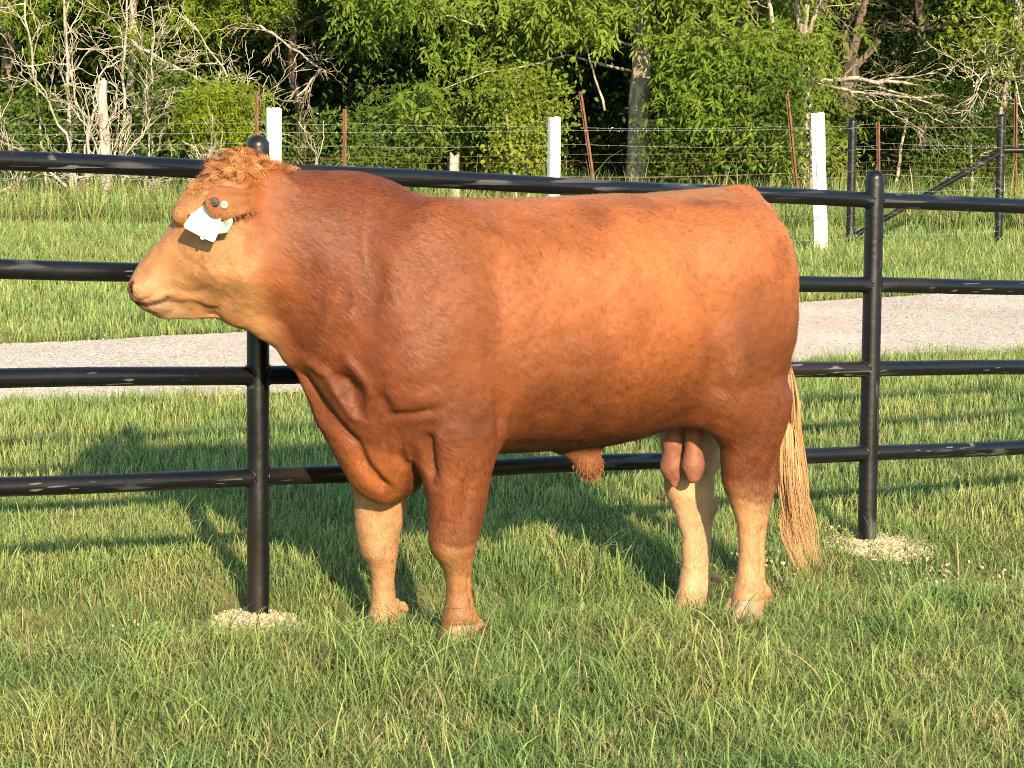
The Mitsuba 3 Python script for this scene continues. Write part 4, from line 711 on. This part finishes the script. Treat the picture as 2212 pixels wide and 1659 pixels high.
# bare grey shrubs and dead wood at the left
def bare(label, u, v0, Y, stems, L, depth, r, barkm='bark_pale', ang=.5, name='bare_shrub', kids=(2, 4)):
    t = thing(name, label, 'shrub'); b = at(u, v0, Y); b[2] = fence_z(b[0], Y) - .05
    for du, dv in stems:
        out, tips = [], []; d = at(u + du, v0 - dv, Y) - at(u, v0, Y); d[1] = rng.normal(-.1, .2); spread(b + [rng.normal(0, .05), rng.normal(0, .05), 0], d, L * rng.uniform(.85, 1.1), r * rng.uniform(.7, 1.1), depth, out, tips, ang, kids, .0, .70); part(t, 'stem', tubes(out, .0042), barkm, smooth=True)
    return t
bare('bare grey shrub with pale spotted stems left of the grey stump', 200, 345, 27.6, [(-45, 160), (-10, 180), (-110, 130)], .95, 4, .030, kids=(1, 3))
bare('bare twiggy shrub rising behind the tall grey stump', 245, 350, 27.9, [(10, 180), (35, 170), (-25, 190)], .85, 4, .022, kids=(1, 3))
bare('sprawling bare branches at the far left edge', 20, 330, 27.2, [(-30, 120), (60, 130), (10, 150)], .7, 3, .014, kids=(1, 3))
bare('thin bare saplings in front of the dark hollow', 690, 365, 27.0, [(-15, 120), (30, 110), (5, 130)], .55, 2, .012)
bare('short bare saplings left of the first white post', 420, 350, 27.0, [(-30, 100), (10, 110), (30, 90)], .5, 3, .012)
t = thing('dead_limb', 'dead twiggy limb slanting down across the left of the tree line', 'branch')
for (a_, b_), r in ((((285, 90), (565, 262)), .024), (((420, 60), (560, 300)), .016)):
    out, tips = [], []; p = wig(at(*a_, 28.8), at(*b_, 28.3), 14, .05); out.append((p, np.linspace(r * .6, r, 14)))
    for i_ in range(14):
        for q in range(1): spread(p[i_], rng.normal(0, 1, 3) * [1, .6, .8] + [.1, -.3, .15], rng.uniform(.22, .5), .007, 2, out, tips, .6, (1, 3))
    part(t, 'branch', tubes(out, .0042), 'bark_pale', smooth=True)
t = thing('dead_limb', 'grey hanging dead twigs in the dark hollow', 'branch')
for a_, b_ in (((560, 60), (690, 150)), ((690, 150), (640, 210))):
    out, tips = [], []; p = wig(at(*a_, 29.2), at(*b_, 29.0), 12, .06); out.append((p, np.linspace(.02, .012, 12)))
    for i_ in range(12):
        if rng.random() < .75: spread(p[i_], rng.normal(0, 1, 3) * [1, .5, .6] + [-.1, -.2, -.5], rng.uniform(.2, .42), .007, 2, out, tips, .5, (1, 3), -.2)
    part(t, 'branch', tubes(out, .0038), 'bark_grey', smooth=True)
def stump(label, u, v0, v1, Y, r0, r1, du=0, barkm='bark_pale', name='dead_stump', cat='stump', lean=0):
    b, e = at(u, v1, Y), at(u + du, v0, Y); b[2] = fence_z(b[0], Y) - .1; p = wig(b, e, 9, .01); v, f = tube(p, np.linspace(r0, r1, 9), 14); v[-14 - 2:-2, 2] += rng.normal(0, .04, 14)
    solo(name, (v, f), barkm, label, cat, smooth=40)
stump('tall broken grey dead trunk standing in the bare shrubs', 228, 180, 340, 27.8, .078, .055, -5)
stump('short broken stump in the grass left of the middle white post', 978, 338, 375, 27.6, .075, .06)
stump('broken pale stump beside the right white post', 1752, 290, 372, 27.4, .055, .045, -4)
stump('thin grey dead stem leaning beside the vine-covered sapling', 1122, 215, 370, 27.1, .022, .015, -38, name='dead_sapling', cat='sapling')
for lb, u, v0, v1, du, r in (('slim pale upright trunk left of the tall grey dead trunk', 160, 60, 345, -28, .030), ('slim pale stem at the foot of the bare shrubs', 262, 120, 350, 14, .024), ('slim pale leaning trunk near the left edge', 95, 110, 345, -34, .022), ('slim grey stem right of the bare shrubs', 318, 140, 350, 10, .016)):
    t = thing('slim_tree', lb, 'tree'); b = at(u, v1, 28.1); b[2] = fence_z(b[0], 28.1) - .1; p = wig(b, at(u + du, v0 - 120, 28.4), 16, .035); out, tips = [], []; part(t, 'trunk', tube(p, np.linspace(r, r * .45, 16), 10), 'bark_pale', smooth=True)
    for i_ in range(5, 16): spread(p[i_], rng.normal(0, 1, 3) * [1, .6, .5] + [0, -.2, .6], rng.uniform(.25, .6), r * .35, 2, out, tips, .5, (1, 3))
    part(t, 'twigs', tubes(out, .0038), 'bark_pale', smooth=True, kind='stuff')
# forked trunks at the right
def forked(label, Y, segs, barkm, name='forked_tree', twigs=10):
    t = thing(name, label, 'tree'); out, tips = [], []
    for k, (a_, b_, r0, r1) in enumerate(segs):
        p = wig(at(*a_, Y), at(*b_, Y - .05 * k), 9, .03)
        if k == 0: p[0, 2] = min(p[0, 2], fence_z(p[0, 0], Y) - .1)
        part(t, 'trunk' if k == 0 else 'limb', tube(p, np.linspace(r0, r1, 9), 14), barkm, smooth=True)
        for q in range(twigs): i_ = rng.integers(4, 9); spread(p[i_], rng.normal(0, 1, 3) * [1, .7, .7] + [0, -.3, .1], rng.uniform(.2, .5), .010, 2, out, tips, .6, (1, 3))
    part(t, 'twigs', tubes(out, .004), barkm, smooth=True, kind='stuff'); return t
forked('pale grey forked tree trunk above the right leaning steel post', 28.4, [((1729, 400), (1722, 95), .085, .075), ((1722, 95), (1692, -60), .05, .035), ((1722, 95), (1735, -80), .045, .035), ((1722, 110), (1765, -20), .035, .02)], 'bark_grey', twigs=4)
forked('slim pale trunk leaning left of the forked trunk', 28.2, [((1678, 380), (1665, 110), .045, .036), ((1665, 110), (1640, -60), .032, .022), ((1668, 130), (1625, 80), .024, .014)], 'bark_grey', twigs=3)
forked('dark many-limbed trunk behind the fallen branches', 29.6, [((1808, 400), (1825, 130), .13, .10), ((1822, 160), (1840, 60), .07, .05), ((1840, 60), (1880, -60), .05, .035), ((1835, 150), (1885, 90), .045, .04), ((1815, 140), (1812, 70), .05, .04)], 'bark_dark', twigs=3)
t = thing('fallen_branch', 'fallen bare branches lying across the trunks at the right', 'branch')
for a_, b_, r in (((1738, 178), (1960, 185), .035), ((1745, 182), (1860, 205), .028), ((1860, 205), (2040, 212), .02), ((1840, 185), (2080, 240), .016), ((1880, 200), (2050, 275), .014), ((1800, 175), (2010, 160), .016), ((1860, 210), (1990, 290), .013)):
    out, tips = [], []; p = wig(at(*a_, 28.3), at(*b_, 28.1), 12, .05); out.append((p, np.linspace(r, r * .45, 12)))
    for i_ in range(4, 12):
        if rng.random() < .7: spread(p[i_], unit(p[-1] - p[0]) + rng.normal(0, .45, 3), rng.uniform(.2, .5), .007, 1, out, tips, .4, (1, 3), -.1)
    part(t, 'branch', tubes(out, .004), 'bark_grey', smooth=True)
t = thing('bare_vines', 'pale bare vines hanging at the right edge in front of the light green tree', 'vine')
for a_, b_ in (((2190, 60), (2205, 190)), ((2120, 150), (2090, 190)), ((2110, 90), (2130, 170)), ((2150, 120), (2205, 260))):
    out, tips = [], []; p = wig(at(*a_, 27.6), at(*b_, 27.6), 10, .07); out.append((p, np.linspace(.012, .009, 10)))
    for i_ in range(2, 10): spread(p[i_], rng.normal(0, 1, 3) * [1, .5, 1], rng.uniform(.2, .45), .007, 2, out, tips, .6, (1, 3))
    part(t, 'stem', tubes(out, .004), 'bark_pale', smooth=True)
# the wood behind: trees one by one, then the undergrowth between them
BG = [(-8.6, 36.2), (-6.2, 38.5), (-4.4, 35.0), (-2.4, 37.6), (-.9, 34.6), (1.0, 36.8), (2.6, 34.8), (4.2, 37.6), (5.9, 35.4), (7.8, 38.0), (9.8, 35.6), (-10.8, 34.6), (-7.4, 33.0), (7.6, 32.6), (-9.5, 41.5), (-7, 43), (-4.6, 41), (-2.2, 43), (.2, 41.2), (2.4, 43), (4.8, 41.4), (7.2, 43.2), (9.8, 41), (-12.5, 43), (12, 43)] + [(-13 + 2.1 * q, 47 + (q % 3) * .9) for q in range(13)] + [(-11.5, 38.5), (11.8, 38)]
for k, (x, y) in enumerate(BG):
    t = thing('background_tree', 'tree standing deep in the wood, its leaf colour darkened for shade', 'tree', 'trees deep in the wood'); g = fence_z(x, y)
    main = wig([x, y, g - .2], [x + rng.normal(0, .3), y, g + 7.5], 12, .04); out = [(main, np.linspace(.12, .04, 12))]
    nc = 120 if y < 46 else 150; C = np.stack([x + rng.normal(0, 1.25, nc), y + rng.normal(0, .9, nc), g + rng.uniform(.3, 8.6, nc)], 1)
    for c in C[::6]: q = main[np.argmin(np.abs(main[:, 2] - c[2] + .4))]; out.append((wig(q, c, 6, .06), np.linspace(.022, .006, 6)))
    part(t, 'trunk', tubes(out), 'bark_dark', smooth=True); o = cluster(C, 62, [.38, .36, .30]); crown_part(t, 'leaves', simple(o, .17 if y < 46 else .24, [.021, .047, .010], .5, .4, .2, flat=True))  # leaf colour kept very dark to stand for the shade inside the wood
n = 26000; x = rng.uniform(-11, 11, n); y = rng.uniform(29.8, 41, n); o = np.stack([x, y, ground_h(x, y) + rng.gamma(2.0, .55, n) * (.4 + nz(np.stack([x, y, 0 * x], 1), .9))], 1); lm = simple(o, .13, [.024, .052, .011], .5, .4, .2, flat=True)  # undergrowth leaves coloured dark too, with the shade of the wood painted in
scene['undergrowth'] = mikit.ply(lm[:2], 'leaf', smooth=False, color=lm[2]); labels['undergrowth'] = {'label': 'leafy undergrowth filling the wood, its leaf colour darkened for shade', 'category': 'undergrowth', 'kind': 'stuff'}
#END
